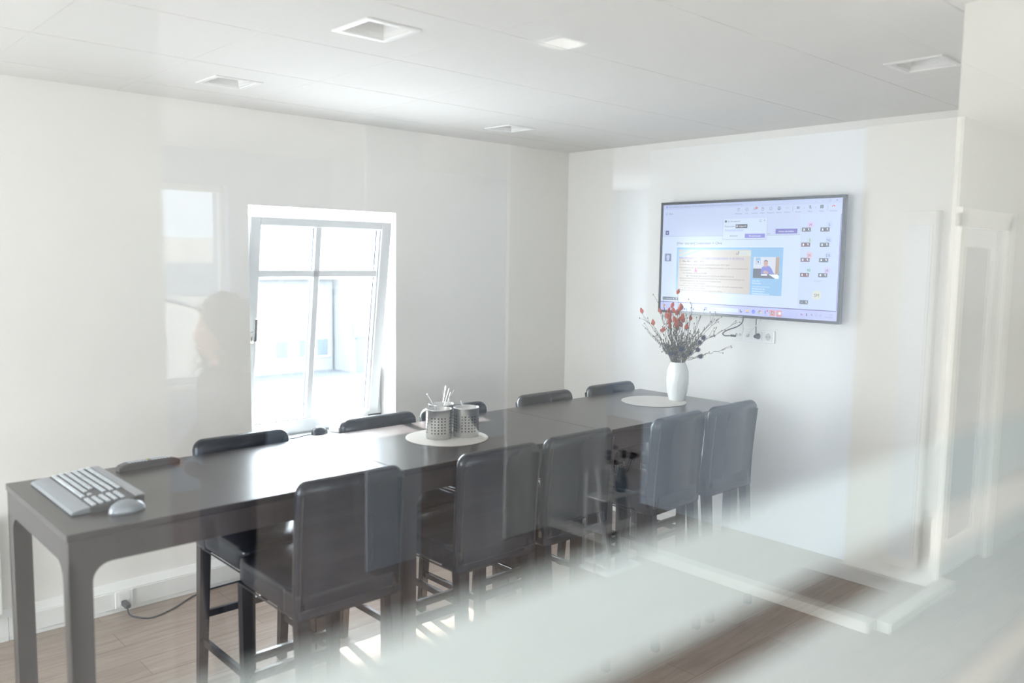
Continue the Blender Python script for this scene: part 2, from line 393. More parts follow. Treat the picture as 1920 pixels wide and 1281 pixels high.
# ------------------------------------------------------------------ outside seen through the window
M_ground = mat('grey_asphalt', (0.19, 0.20, 0.21), 0.9, var=(0.3, 0.8))
M_render = mat('pale_grey_render', (0.34, 0.345, 0.35), 0.9)
M_render2 = mat('grey_render', (0.30, 0.30, 0.29), 0.9)
M_ground2 = mat('dry_ground', (0.16, 0.155, 0.14), 0.95, var=(0.3, 0.8))
M_roof = mat('grey_roof', (0.35, 0.33, 0.32), 0.9)
M_darkglass = mat('dark_window_glass', (0.12, 0.15, 0.19), 0.08)
M_paleglass = mat('pale_window_glass', (0.20, 0.235, 0.27), 0.4)
M_sign = mat('blue_sign', (0.20, 0.25, 0.30), 0.5)
M_signo = mat('orange_sign_mark', (0.42, 0.33, 0.25), 0.5)
M_brick = mat('red_brick', (0.34, 0.29, 0.27), 0.9)
M_hedge = mat('dry_hillside', (0.11, 0.115, 0.09), 0.95, var=(0.8, 0.6))
bm = new_bm(); add_box(bm, -60, 3.5, -2.95, 90, 120, -2.75)
struct('ground', bm, M_ground, 'grey paved yard outside the window')
bm = new_bm(); add_box(bm, -80, -160, -4.4, 120, -9.6, -4.2)
struct('ground_rear', bm, M_ground2, 'dry ground around the factory hall')
b_ = thing('building', 'washed-out white building with small windows seen through the tilted window', 'building', (16.0, 27.4, -2.75))
bm = new_bm(); add_box(bm, -9, 0, 0, 1.2, 8, 3.7); obj('wall', bm, M_render, b_)
bm = new_bm(); add_box(bm, -9.3, -0.35, 3.7, 1.22, 8.2, 3.95); obj('roof', bm, M_roof, b_)
for xw in (-2.6, -1.1, -0.1, 0.7):
    bm = new_bm(); add_box(bm, xw-0.32, -0.06, 0.55, xw+0.32, 0.0, 1.35); w_ = obj('window', bm, M_white, b_)
    bm = new_bm(); add_box(bm, xw-0.27, -0.075, 0.60, xw+0.27, -0.06, 1.30); obj('pane', bm, M_paleglass, w_)
b2 = thing('building', 'white building wing with a blue sign above its door seen through the window', 'building', (17.3, 26.0, -2.75))
bm = new_bm(); add_box(bm, 0, 0, 0, 1.1, 7, 3.7); obj('wall', bm, M_render, b2)
bm = new_bm(); add_box(bm, 1.1, -0.2, 0, 1.6, 7, 4.2); obj('pillar', bm, M_brick, b2, ).__setitem__('label', 'reddish brick pillar')
bm = new_bm(); add_box(bm, 0.15, -0.05, 0.0, 0.95, 0.0, 1.75); d_ = obj('door', bm, M_paleglass, b2)
sg = thing('sign_board', 'blue square sign with a pale orange mark on the building outside', 'sign', (17.75, 25.93, -0.95))
bm = new_bm(); add_box(bm, -0.5, 0, -0.42, 0.5, 0.06, 0.42, 0.01, 1); obj('panel', bm, M_sign, sg)
bm = new_bm(); poly = []
for k in range(20):
    a = 2*PI*k/20; rr = 0.30 if k % 2 else 0.36
    poly.append((rr*math.cos(a)*1.15, rr*math.sin(a)*0.8))
add_prism(bm, poly, -0.02, 0.0, 'y'); obj('mark', bm, M_signo, sg)

# ------------------------------------------------------------------ trunking, radiator, socket
t = thing('cable_trunking', 'white plastic cable trunking along the foot of the window wall', 'trunking', (0, 0, 0))
bm = new_bm(); y1 = YW
add_box(bm, XL, y1-0.045, 0.0, XR, y1, 0.118, 0.002, 1); add_prism(bm, [(y1-0.045, 0.118), (y1-0.012, 0.150), (y1, 0.150), (y1, 0.118)], XL, XR, 'x')
obj('channel', bm, M_trunk, t)
bm = new_bm(); add_box(bm, XL, y1-0.049, 0.022, XR, y1-0.044, 0.112, 0.001, 1); obj('cover', bm, M_trunk, t)
for xj in (0.21, 1.9, 3.3):
    bm = new_bm(); add_box(bm, xj, y1-0.0495, 0.0, xj+0.002, y1-0.0449, 0.118); obj('joint', bm, M_line, t)
bm = new_bm(); add_box(bm, XR-0.016, -1.57, 0, XR, YW-0.05, 0.085, 0.003, 1)
struct('baseboard_right', bm, M_white, 'white skirting below the screen wall')
r_ = thing('radiator', 'white panel radiator under the wall at the left edge', 'radiator', (-1.9, YW, 0.16))
bm = new_bm(); add_box(bm, 0, -0.105, 0, 2.08, -0.085, 0.46, 0.006, 2); add_box(bm, 0, -0.045, 0, 2.08, -0.03, 0.46, 0.006, 2); obj('panel', bm, M_white, r_)
bm = new_bm(); add_box(bm, 0.0, -0.11, 0.455, 2.08, -0.03, 0.47, 0.003, 1)
for k in range(80): add_box(bm, 0.02+0.0257*k, -0.10, 0.468, 0.028+0.0257*k, -0.04, 0.4725, mi=1)
obj('grille', bm, [M_white, M_line], r_)
for xb in (0.3, 1.7):
    bm = new_bm(); add_box(bm, xb, -0.03, 0.1, xb+0.04, -0.001, 0.4); obj('bracket', bm, M_white, r_)
so = thing('wall_socket', 'single white socket on the cable trunking below the table', 'socket', (0.742, YW-0.049, 0.069))
bm = new_bm(); add_box(bm, -0.045, -0.010, -0.045, 0.045, 0.0, 0.045, 0.003, 2); obj('plate', bm, M_white, so)
bm = new_bm(); add_box(bm, -0.029, -0.012, -0.029, 0.029, -0.009, 0.029, 0.002, 1); obj('insert', bm, M_trunk, so)
pc = thing('power_cable', 'dark power cable plugged into the low socket and lying on the floor', 'cable', (0, 0, 0))
bm = new_bm(); add_tube(bm, smooth_path([(0.735, 1.79, 0.045), (0.74, 1.78, 0.012), (0.76, 1.74, 0.0045), (0.82, 1.68, 0.0045), (0.94, 1.72, 0.0045), (1.10, 1.82, 0.0045), (1.25, 1.852, 0.0045), (1.8, 1.856, 0.0045), (2.6, 1.85, 0.0045)], 8), 0.0042, 8)
obj('cord', bm, M_cableb, pc)
bm = new_bm(); add_box(bm, 0.722, 1.782, 0.04, 0.752, 1.851, 0.068, 0.008, 2); obj('plug', bm, M_cableb, pc)

# ------------------------------------------------------------------ bar tables
TW, TL = 0.749, 1.2
def leg_poly(w=0.065, r=0.055, z0=0.0, zt=0.945):
    """leg outline (in width/height) with the rounded corner into the apron, on its inner side"""
    p = [(0, z0), (w*0.93, z0), (w, zt-r)]
    for k in range(1, 9):
        a = PI/2*k/8
        p.append((w+r*(1-math.cos(a)), zt-r+r*math.sin(a)))
    p += [(w+r, zt+0.002), (0, zt+0.002)]
    return p
def make_table(label):
    t = thing('bar_table', label, 'table', (0, 0, 0), 0, 'bar tables pushed end to end')
    bm = new_bm(); add_box(bm, 0.0008, 0, 1.026, TL-0.0008, TW, 1.05, 0.0025, 2); obj('tabletop', bm, M_table, t)
    d = 0.022
    bm = new_bm(); add_box(bm, 0.004, 0.004, 0.945, TL-0.004, 0.004+d, 1.026, 0.0012, 1); obj('apron', bm, M_tleg, t)
    bm = new_bm(); add_box(bm, 0.004, TW-0.004-d, 0.945, TL-0.004, TW-0.004, 1.026, 0.0012, 1); obj('apron', bm, M_tleg, t)
    bm = new_bm(); add_box(bm, 0.004, 0.026, 0.945, 0.004+d, TW-0.026, 1.026, 0.0012, 1); obj('apron', bm, M_tleg, t)
    bm = new_bm(); add_box(bm, TL-0.004-d, 0.026, 0.945, TL-0.004, TW-0.026, 1.026, 0.0012, 1); obj('apron', bm, M_tleg, t)
    for sx in (0, 1):
        for sy in (0, 1):
            bm = new_bm()
            fx = (lambda x: 0.004+x) if sx == 0 else (lambda x: TL-0.004-x)
            fy = (lambda y: 0.004+y) if sy == 0 else (lambda y: TW-0.004-y)
            P = leg_poly()
            add_prism(bm, [(fx(a), b) for a, b in P], fy(0), fy(0.024), 'y')
            add_prism(bm, [(fy(a), b) for a, b in P], fx(0), fx(0.024), 'x')
            a0, a1 = sorted((fx(0.02), fx(0.060))); b0, b1 = sorted((fy(0.02), fy(0.060)))
            add_box(bm, a0, b0, 0.0, a1, b1, 0.95)
            obj('leg', bm, M_tleg, t)
    return t
tb = make_table('dark brown bar table nearest the camera, with the keyboard and remote on it')
dup(tb, (1.2, 0, 0), 0, 'middle dark brown bar table, with the steel utensil pots on it')
dup(tb, (2.4, 0, 0), 0, 'farthest dark brown bar table, with the white flower vase on it')

# ------------------------------------------------------------------ bar stools
def soft_box(x0, y0, z0, x1, y1, z1, bev, puff=0.0, nx=8, ny=8, nz=2, seed=0):
    nb = bmesh.new(); bmesh.ops.create_cube(nb, size=1)
    bmesh.ops.subdivide_edges(nb, edges=nb.edges[:], cuts=7, use_grid_fill=True)
    rr = random.Random(seed)
    for v in nb.verts:
        c = v.co.copy(); sx, sy, sz = x1-x0, y1-y0, z1-z0
        p = Vector((c.x*sx, c.y*sy, c.z*sz)); h = Vector((sx/2-bev, sy/2-bev, sz/2-bev))
        q = Vector((max(-h.x, min(h.x, p.x)), max(-h.y, min(h.y, p.y)), max(-h.z, min(h.z, p.z))))
        dd = p-q
        if dd.length > 1e-9:
            # spread points over the rounded rim
            p = q+dd.normalized()*bev
        if c.z > 0.49: p.z += puff*math.cos(c.x*PI*0.95)*math.cos(c.y*PI*0.95)
        v.co = p+Vector(((x0+x1)/2, (y0+y1)/2, (z0+z1)/2))
    return nb
def bar_stool(label):
    t = thing('bar_stool', label, 'bar stool', (0, 0, 0), 0, 'bar stools along the tables')
    hw = 0.207
    # seat: cushion plus skirt
    bm = new_bm(); nb = soft_box(-hw, -0.19, 0.662, hw, 0.235, 0.772, 0.028, 0.012); merge(bm, nb)
    s = obj('seat', bm, M_leather, t, True)
    s.modifiers.new('sub', 'SUBSURF').levels = 1; s.modifiers['sub'].render_levels = 1
    bm = new_bm()
    pth = [(-hw+0.004, -0.17, 0.668), (-hw+0.004, 0.215, 0.668), (-hw+0.02, 0.231, 0.668), (hw-0.02, 0.231, 0.668), (hw-0.004, 0.215, 0.668), (hw-0.004, -0.17, 0.668)]
    add_tube(bm, pth, 0.0035, 6); obj('piping', bm, M_seam, s)
    # back: rounded top corners, gentle backward lean, thicker at top
    bm = new_bm(); bp = new_bm(); N = 22
    prof = []
    zt, zb_ = 1.135, 0.70; rc = 0.045
    outline = [(-hw, zb_), (-hw, zt-rc)]
    for k in range(1, 7):
        a = PI/2*k/6; outline.append((-hw+rc-rc*math.cos(a), zt-rc+rc*math.sin(a)))
    outline += [(x_, z_) for x_, z_ in [(-x, z) for x, z in outline[1:][::-1]]]
    outline += [(hw, zb_)]
    def yb(z, f):   # f 0 outer, 1 inner
        tt = (z-zb_)/(zt-zb_)
        return -0.236-0.028*tt**1.6 + (0.058 if f else 0.0)
    nb = bmesh.new(); rings = []
    cx_ = sum(p[0] for p in outline)/len(outline); inset = 0.014
    def shr(p, d):
        x, z = p
        x2 = max(-hw+d, min(hw-d, x)); z2 = min(z, zt-d)
        # keep the corner round
        if z > zt-rc-1e-6:
            sx = 1 if x > 0 else -1; ccx = sx*(hw-rc)
            if abs(x) > hw-rc-1e-6:
                vx, vz = x-ccx, z-(zt-rc); L = math.hypot(vx, vz) or 1; k = max(rc-d, 0.004)/L
                return (ccx+vx*k, zt-rc+vz*k)
        return (x2, z2)
    layers = [(0.0, inset), (0.2, 0.004), (0.38, 0.0), (0.62, 0.0), (0.8, 0.004), (1.0, inset)]
    # add mid-height points so the lean curves
    ol = []
    for i in range(len(outline)-1):
        a, b = outline[i], outline[i+1]; n = 8 if abs(a[1]-b[1]) > 0.2 else (10 if abs(a[0]-b[0]) > 0.2 else 1)
        for k in range(n): ol.append((a[0]+(b[0]-a[0])*k/n, a[1]+(b[1]-a[1])*k/n))
    ol.append(outline[-1])
    for k in range(1, 10): ol.append((hw-2*hw*k/10, zb_))
    for f, d in layers:
        ring = []
        for p in ol:
            x, z = shr(p, d) if p[1] > zb_+1e-6 else (max(-hw+d, min(hw-d, p[0])), zb_)
            tt = (z-zb_)/(zt-zb_); y = -0.236-0.028*tt**1.6+0.058*f
            ring.append(nb.verts.new((x, y, z)))
        rings.append(ring)
    n = len(ol)
    for i in range(len(rings)-1):
        for k in range(n):
            fc = nb.faces.new((rings[i][k], rings[i][(k+1) % n], rings[i+1][(k+1) % n], rings[i+1][k])); fc.smooth = True
    for ring, fl in ((rings[0], False), (rings[-1], True)):
        # fill front/back as strips left-right
        fc = nb.faces.new([ring[0], ring[1], ring[37], ring[38]]+ring[39:48]); fc.smooth = True
        for q in range(1, 13): nb.faces.new([ring[q], ring[q+1], ring[37-q], ring[38-q]]).smooth = True
        nb.faces.new(ring[13:26]).smooth = True
    merge(bm, nb)
    b = obj('backrest', bm, M_leather, t)
    bm = new_bm()
    for sx in (-1, 1):
        add_tube(bm, [(sx*(hw-0.011), -0.234-0.028*(k/8)**1.6, 0.70+(zt-rc-0.70)*k/8) for k in range(9)], 0.0036, 6)
    add_tube(bm, [(-hw+0.012, -0.235, 0.700), (hw-0.012, -0.235, 0.700)], 0.0036, 6)
    obj('piping', bm, M_seam, b)
    # lower skirt between back and seat
    bm = new_bm(); merge(bm, soft_box(-hw+0.001, -0.238, 0.66, hw-0.001, -0.12, 0.76, 0.012)); obj('seat_skirt', bm, M_leather, t, True)
    def leg(p0, p1, w0, w1):
        bm = new_bm(); vs = []
        for (p, w) in ((p0, w0), (p1, w1)):
            vs.append([bm.verts.new((p[0]+a*w/2, p[1]+b_*w/2, p[2])) for a, b_ in ((-1, -1), (1, -1), (1, 1), (-1, 1))])
        bm.faces.new(vs[0][::-1]); bm.faces.new(vs[1])
        for k in range(4): bm.faces.new((vs[0][k], vs[0][(k+1) % 4], vs[1][(k+1) % 4], vs[1][k]))
        bmesh.ops.bevel(bm, geom=bm.edges[:], offset=0.003, segments=2, affect='EDGES')
        obj('leg', bm, M_legs, t)
    L = hw-0.026
    for sx in (-1, 1):
        leg((sx*L, 0.205, 0.0), (sx*L, 0.205, 0.672), 0.036, 0.044)
        leg((sx*L, -0.262, 0.0), (sx*L, -0.208, 0.672), 0.036, 0.046)
    def rail(a, b, h_, w_, nm='stretcher'):
        bm = new_bm(); add_box(bm, min(a[0], b[0])-(w_ if a[0] == b[0] else 0), min(a[1], b[1])-(w_ if a[1] == b[1] else 0), a[2]-h_, max(a[0], b[0])+(w_ if a[0] == b[0] else 0), max(a[1], b[1])+(w_ if a[1] == b[1] else 0), a[2]+h_, 0.002, 1)
        obj(nm, bm, M_legs, t)
    rail((-L+0.018, 0.205, 0.30), (L-0.018, 0.205, 0.30), 0.018, 0.011, 'footrest')
    rail((-L+0.018, -0.235, 0.34), (L-0.018, -0.235, 0.34), 0.016, 0.010)
    for sx in (-1, 1): rail((sx*L, -0.225, 0.22), (sx*L, 0.19, 0.22), 0.016, 0.010)
    return t
st = bar_stool('black leather bar stool on the near side, closest to the camera, backed by its gloss reflection')
near = [(0.832, 0.0, 0.0, 'black leather bar stool nearest the camera on the near side of the tables'),
        (1.512, 0.0, 0.0, 'black leather bar stool second from the camera on the near side'),
        (1.985, 0.01, 0.0, 'black leather bar stool in the middle of the near side row'),
        (2.665, -0.01, 0.05, 'black leather bar stool fourth from the camera on the near side'),
        (3.165, 0.0, 0.0, 'black leather bar stool at the far end of the near side, under the screen')]
far = [(0.925, 0.0, 'black leather bar stool across the table, just left of the window, its back top showing'),
       (1.635, 0.0, 'black leather bar stool across the table directly in front of the window'),
       (2.115, 0.0, 'black leather bar stool across the table, partly hidden behind the steel pots'),
       (2.80, 0.0, 'black leather bar stool across the table, second from the far end'),
       (3.39, 0.0, 'black leather bar stool across the table at the far end, beside the vase')]
YN, YF = 0.018, 0.588
for i, (x, dy, rz, lb) in enumerate(near):
    if i == 0: st.scale = (1, 1, 1.01); st.location = (x, YN+dy, 0); st.rotation_euler[2] = rz; st['label'] = lb
    else: dup(st, (x, YN+dy, 0), rz, lb).scale = (1, 1, 1)
for x, rz, lb in far:
    o = dup(st, (x, YF, 0), PI+rz, lb); o.scale = (1.05, 1, 0.966)

# ------------------------------------------------------------------ keyboard, mouse, remote
ZT = 1.05
kb = thing('keyboard', 'silver keyboard with a pale wrist rest at the near end of the table', 'keyboard', (0.062, 0.185, ZT), 0.0)
KL = 0.49; KD = 0.225
bm = new_bm(); add_prism(bm, [(0.055, 0.0), (KD, 0.0), (KD, 0.030), (0.21, 0.031), (0.055, 0.017)], 0, KL, 'y'); obj('body', bm, M_keybed, kb)
bm = new_bm()
pr = [(0.0, 0.002), (0.004, 0.010), (0.03, 0.017), (0.062, 0.019), (0.062, 0.002)]
add_prism(bm, pr, 0.0, KL, 'y'); bmesh.ops.bevel(bm, geom=[e for e in bm.edges], offset=0.003, segments=2, affect='EDGES')
obj('wrist_rest', bm, M_silver, kb)
bm = new_bm(); add_prism(bm, [(0.200, 0.030), (KD+0.003, 0.031), (KD+0.003, 0.034), (0.200, 0.0335)], 0.003, KL-0.003, 'y'); obj('top_strip', bm, M_grey, kb)
key_me = None
nk = 0
rows = [0.074, 0.0965, 0.119, 0.1415, 0.164, 0.188]
for ri, xr in enumerate(rows):
    y = KL-0.020; zk = 0.017+(xr-0.055)/(0.21-0.055)*0.014
    cols = 0
    while y > 0.012 and nk < 99:
        cols += 1
        gap = (ri in (1, 2) and 0.155 < y < 0.185) or (ri == 2 and 0.10 < y < 0.19) or abs(y-0.195) < 0.005 or abs(y-0.118) < 0.005
        long = (ri == 0 and 0.27 < y < 0.40)
        L_ = 0.105 if long else 0.0215
        if not gap or long:
            if key_me is None or long:
                bm = new_bm(); add_box(bm, -0.0068, -L_/2+0.0035, 0, 0.0068, L_/2-0.0035, 0.007, 0.002, 1); o = obj('key', bm, M_key, kb)
                if not long: key_me = o.data
            else:
                o = bpy.data.objects.new('key', key_me); C.objects.link(o); o.parent = kb
            yy = y-L_/2+0.011
            o.location = (xr, yy, zk); o.rotation_euler = (0, -0.09, 0); nk += 1
        y -= L_+0.0012 if long else 0.0235
ms = thing('computer_mouse', 'silver computer mouse beside the keyboard', 'mouse', (0.215, 0.135, ZT), 0.15)
def mouse_shell(L, Wd, Hh):
    nb = bmesh.new(); bmesh.ops.create_uvsphere(nb, u_segments=28, v_segments=16, radius=1)
    for v in nb.verts:
        x, y, z = v.co; z = max(z, -0.12); sc = 1-0.18*abs(x)*(1 if x > 0 else 0.4)
        v.co = Vector((x*L/2, y*Wd/2*sc, (z+0.12)*Hh/1.12*(1.0+0.10*(-x))))
    return nb
bm = new_bm(); merge(bm, mouse_shell(0.118, 0.070, 0.040)); obj('shell', bm, M_silver, ms, True)
bm = new_bm(); add_tube(bm, [(0.030, -0.004, 0.034), (0.030, 0.004, 0.034)], 0.009, 14); obj('scroll_wheel', bm, M_black, ms)
bm = new_bm(); add_tube(bm, [(0.012, 0, 0.0395), (0.03, 0, 0.0372), (0.045, 0, 0.030), (0.054, 0, 0.021)], 0.0012, 6); obj('button_gap', bm, M_black, ms)
rm = thing('remote_control', 'slim dark television remote at the back edge of the nearest table', 'remote control', (0.355, 0.668, ZT), 0.11)
bm = new_bm(); add_prism(bm, [(0, 0.0), (0.238, 0.0), (0.238, 0.016), (0.20, 0.025), (0.04, 0.029), (0.006, 0.020)], -0.022, 0.022, 'y'); bmesh.ops.bevel(bm, geom=bm.edges[:], offset=0.004, segments=2, affect='EDGES')
obj('body', bm, M_rembody, rm)
bm = new_bm(); add_box(bm, 0.222, -0.021, 0.001, 0.242, 0.021, 0.011, 0.003, 1); obj('emitter', bm, M_blackg, rm)
bmat = [M_key, M_key, M_key, M_red, M_green, M_yellow, M_blue]
bm = new_bm()
for i in range(13):
    for j in range(3):
        mi = 3+(j if i == 6 else 0) if i == 6 else 0
        x = 0.045+0.0128*i; add_ball(bm, (x, -0.012+0.012*j, 0.0285-max(0, i-1)*0.00032), 0.0042, (1, 0.9, 0.6), 8, mi)
obj('buttons', bm, bmat, rm)

# ------------------------------------------------------------------ placemats, pots, cutlery
for (x, y, lb) in ((1.705, 0.365, 'cream round placemat under the steel pots'), (3.270, 0.385, 'cream round placemat under the white vase')):
    bm = new_bm(); add_lathe(bm, [(0.186, 0), (0.190, 0.0012), (0.190, 0.003), (0.187, 0.004)], 64)
    o = obj('placemat', bm, M_placemat); o.location = (x, y, ZT); tag(o, lb, 'placemat', 'round placemats')
def pot(x, y, lb, rz):
    t = thing('utensil_pot', lb, 'pot', (x, y, ZT+0.004), rz, 'perforated steel pots on the placemat')
    R, Hh = 0.059, 0.136
    bm = new_bm(); prof = [(0.0, 0.001), (R-0.004, 0.0), (R, 0.003), (R, Hh-0.004), (R+0.0012, Hh-0.002), (R, Hh), (R-0.002, Hh-0.002), (R-0.002, 0.005), (0.0, 0.004)]
    add_lathe(bm, prof, 48, caps=False); bmesh.ops.remove_doubles(bm, verts=bm.verts, dist=1e-6)
    obj('cup', bm, M_steel, t)
    bm = new_bm()
    for c in range(24):
        if c % 6 == 0: continue
        a = 2*PI*c/24
        for rrow in range(6):
            z = 0.03+0.0135*rrow; n = Vector((math.cos(a), math.sin(a), 0)); tdir = Vector((-math.sin(a), math.cos(a), 0))
            for s, rad in ((1, R+0.0003), (-1, R-0.0023)):
                vs = [bm.verts.new(n*rad+Vector((0, 0, z))+tdir*0.0034*math.cos(2*PI*k/10)+Vector((0, 0, 0.0034*math.sin(2*PI*k/10)))) for k in range(10)]
                bm.faces.new(vs if s == 1 else vs[::-1])
    obj('holes', bm, M_steel_d, t, fix=False)
    return t
P1 = (1.664, 0.374); P2 = (1.790, 0.330); P3 = (1.752, 0.470)
pot(*P1, 'perforated steel pot front left on the placemat', 0.1)
pot(*P2, 'perforated steel pot on the right of the placemat', 0.3)
pot(*P3, 'perforated steel pot behind the other two on the placemat', 0.2)
def cutlery(name, base, tip, label, kind):
    base, tip = Vector(base), Vector(tip); L = (tip-base).length; d = (tip-base).normalized()
    t = thing(name, label, name.split('_')[-1], base, 0, 'cutlery standing in the steel pots')
    bm = new_bm()
    if kind == 'flat':
        pts = [(0.0030, 0.0), (0.0028, L*0.35), (0.0034, L*0.6), (0.0052, L*0.9), (0.0048, L*0.97), (0.0026, L)]
        add_prism(bm, pts+[(-w, s) for w, s in pts[::-1]], -0.0014, 0.0014, 'y')
    else:
        add_tube(bm, [(0, 0, 0), (0, 0, L)], 0.0018, 8); add_ball(bm, (0, 0, L), 0.0052, (1, 1, 1), 10)
    bm.transform(d.to_track_quat('Z', 'Y').to_matrix().to_4x4()); obj('handle', bm, M_steel, t)
    return t
RVP = Vector((0.733, -0.680, 0)); FVP = Vector((0.680, 0.733, 0))
def put(name, P, b, tp, zt_, label, kind):
    """b, tp: (rightwards, away) offsets of foot and tip from the pot's middle"""
    c = Vector((P[0], P[1], 0)); f = c+RVP*b[0]+FVP*b[1]; e = c+RVP*tp[0]+FVP*tp[1]
    cutlery(name, (f.x, f.y, ZT+0.0105), (e.x, e.y, ZT+zt_), label, kind)
put('table_knife', P3, (-0.010, 0.01), (0.020, 0.020), 0.222, 'tallest silver cutlery handle in the rear steel pot', 'flat')
put('table_knife', P3, (-0.020, -0.01), (0.038, 0.000), 0.214, 'silver cutlery handle beside the tallest one in the rear pot', 'flat')
put('table_spoon', P3, (-0.004, -0.03), (0.046, -0.022), 0.200, 'silver spoon handle in the rear pot leaning towards the right pot', 'flat')
put('table_fork', P3, (-0.030, 0.02), (0.060, 0.012), 0.204, 'silver fork handle in the rear pot leaning farthest right', 'flat')
put('table_fork', P3, (0.020, 0.03), (0.006, 0.030), 0.196, 'silver fork handle standing upright at the back of the rear pot', 'flat')
put('stirring_spoon', P3, (0.035, 0.00), (-0.066, 0.012), 0.180, 'thin stirring spoon with a round end leaning out to the left', 'ball')
put('table_spoon', P2, (0.020, 0.00), (-0.026, 0.010), 0.166, 'silver spoon handle leaning left in the right steel pot', 'flat')
put('table_fork', P1, (0.030, 0.00), (-0.020, 0.020), 0.146, 'short silver fork handle low in the front left steel pot', 'flat')

# ------------------------------------------------------------------ things on the sill
sp = thing('conference_puck', 'small dark oval device with a cable on the window sill', 'device', (1.975, 1.985, wz0+0.004), 0.1)
bm = new_bm(); merge(bm, mouse_shell(0.115, 0.075, 0.050)); obj('shell', bm, M_black, sp, True)
bm = new_bm(); add_tube(bm, smooth_path([(-0.05, 0, 0.006), (-0.10, 0.01, 0.004), (-0.2, -0.01, 0.004), (-0.3, 0.02, 0.004)], 6), 0.003, 6); obj('cable', bm, M_cableb, sp)
bw = new_bm(); add_lathe(bw, [(0.05, 0.0), (0.12, 0.008), (0.125, 0.02), (0.115, 0.052), (0.08, 0.082), (0.03, 0.096), (0.002, 0.098)], 40)
o = obj('white_bowl', bw, M_ceramic); o.location = (2.17, 1.98, wz0+0.004); tag(o, 'white rounded upturned bowl on the window sill behind the stool', 'bowl')
o.scale = (1, 0.6, 1)
th = thing('desk_thermometer', 'small black framed display leaning on the window sill by the jamb', 'thermometer', (2.405, 2.0, wz0+0.004), 0.0)
bm = new_bm(); add_prism(bm, [(0, 0), (0.030, 0.0), (0.022, 0.075), (0.012, 0.078)], -0.048, 0.048, 'x'); obj('case', bm, M_black, th)
bm = new_bm()
vs = [bm.verts.new(p) for p in ((-0.036, 0.0003, 0.016), (0.036, 0.0003, 0.016), (0.036, 0.0072, 0.058), (-0.036, 0.0072, 0.058))]
vs = [Vector(v.co) for v in vs]; bm.free(); bm = new_bm()
add_prism(bm, [(0.0012, 0.016), (0.0085, 0.060), (0.0105, 0.060), (0.0032, 0.016)], -0.036, 0.036, 'x'); obj('display', bm, M_grey, th)

# ------------------------------------------------------------------ vase and dried bouquet
VX, VY = 3.405, 0.320
vz = ZT+0.004
vs_ = thing('flower_vase', 'tall white ceramic vase with embossed leaves at the far end of the table', 'vase', (VX, VY, vz))
prof = [(0.0, 0.0), (0.044, 0.0), (0.048, 0.004), (0.058, 0.05), (0.0655, 0.10), (0.066, 0.135), (0.062, 0.175), (0.053, 0.205), (0.045, 0.222), (0.0445, 0.228), (0.042, 0.228), (0.041, 0.22), (0.05, 0.2), (0.058, 0.17), (0.060, 0.12), (0.05, 0.04), (0.0, 0.012)]
bm = new_bm(); add_lathe(bm, prof, 48, caps=False); bmesh.ops.remove_doubles(bm, verts=bm.verts, dist=1e-6); obj('body', bm, M_ceramic, vs_)
def vr(z):
    for (r0, z0), (r1, z1) in zip(prof[1:9], prof[2:10]):
        if z0 <= z <= z1: return r0+(r1-r0)*(z-z0)/(z1-z0+1e-9)
    return 0.045
bm = new_bm()
for q in range(5):
    a0 = -2.35+q*1.25
    for s in (-1, 1):
        pts = []
        for k in range(13):
            u = k/12; z = 0.035+0.155*u; a = a0+0.25*u+s*0.30*math.sin(PI*u)
            r = vr(z)+0.0002; pts.append((r*math.cos(a), r*math.sin(a), z))
        add_tube(bm, pts, [0.0016*math.sin(PI*(0.08+0.84*k/12))+0.0003 for k in range(13)], 6)
    for k in range(6):
        for s in (-1, 1):
            u0 = 0.15+0.12*k; pts = []
            for j in range(4):
                u = u0+0.05*j; z = 0.035+0.155*min(u, 1); a = a0+0.25*u+s*0.30*math.sin(PI*u)*0.8*(j/3); r = vr(z)+0.0001
                pts.append((r*math.cos(a), r*math.sin(a), z))
            add_tube(bm, pts, 0.0009, 5)
obj('leaf_relief', bm, M_ceramic, vs_)
RV = Vector((0.733, -0.680, 0)); FV = Vector((0.680, 0.733, 0)); KM = 1/319.0
mouth = Vector((VX, VY, vz+0.222))
def at(px, py, depth): return mouth+RV*((px-1272)*KM)+Vector((0, 0, (682-py)*KM))+FV*depth
def stem_pts(tip, n=9, wob=0.010):
    a = random.uniform(0, 2*PI)
    base = Vector((VX+0.02*math.cos(a), VY+0.02*math.sin(a), vz+0.03)); d = tip-mouth; hd_ = Vector((d.x, d.y, 0))
    rim = mouth+hd_.normalized()*min(0.030, hd_.length*0.35) if hd_.length > 1e-4 else mouth
    c1 = rim+Vector((hd_.x*0.30, hd_.y*0.30, d.z*0.45)); ctrl = [base, rim, c1, tip]
    P = smooth_path(ctrl, n)
    out = []
    for i, p in enumerate(P):
        k = wob*math.sin(PI*i/(len(P)-1)) if i > n else 0
        out.append(p+Vector((random.uniform(-k, k), random.uniform(-k, k), random.uniform(-k, k)))*0.5)
    return out
def side_twigs(bm, P, cnt, L, mi=0, buds=True):
    for _ in range(cnt):
        i = random.randint(len(P)//2, len(P)-2); p = P[i]; t = (P[i+1]-P[i]).normalized()
        a = Vector((random.uniform(-1, 1), random.uniform(-1, 1), random.uniform(-0.2, 0.9))).normalized(); d = (t*1.1+a*0.8).normalized()
        l = L*random.uniform(0.4, 1.0); q = [p, p+d*l*0.5+Vector((0, 0, 0.004)), p+d*l]
        add_tube(bm, q, [0.0012, 0.0009, 0.0006], 4, mi)
        if buds: add_ball(bm, q[-1], 0.0028, (1, 1, 1.8), 6, mi)
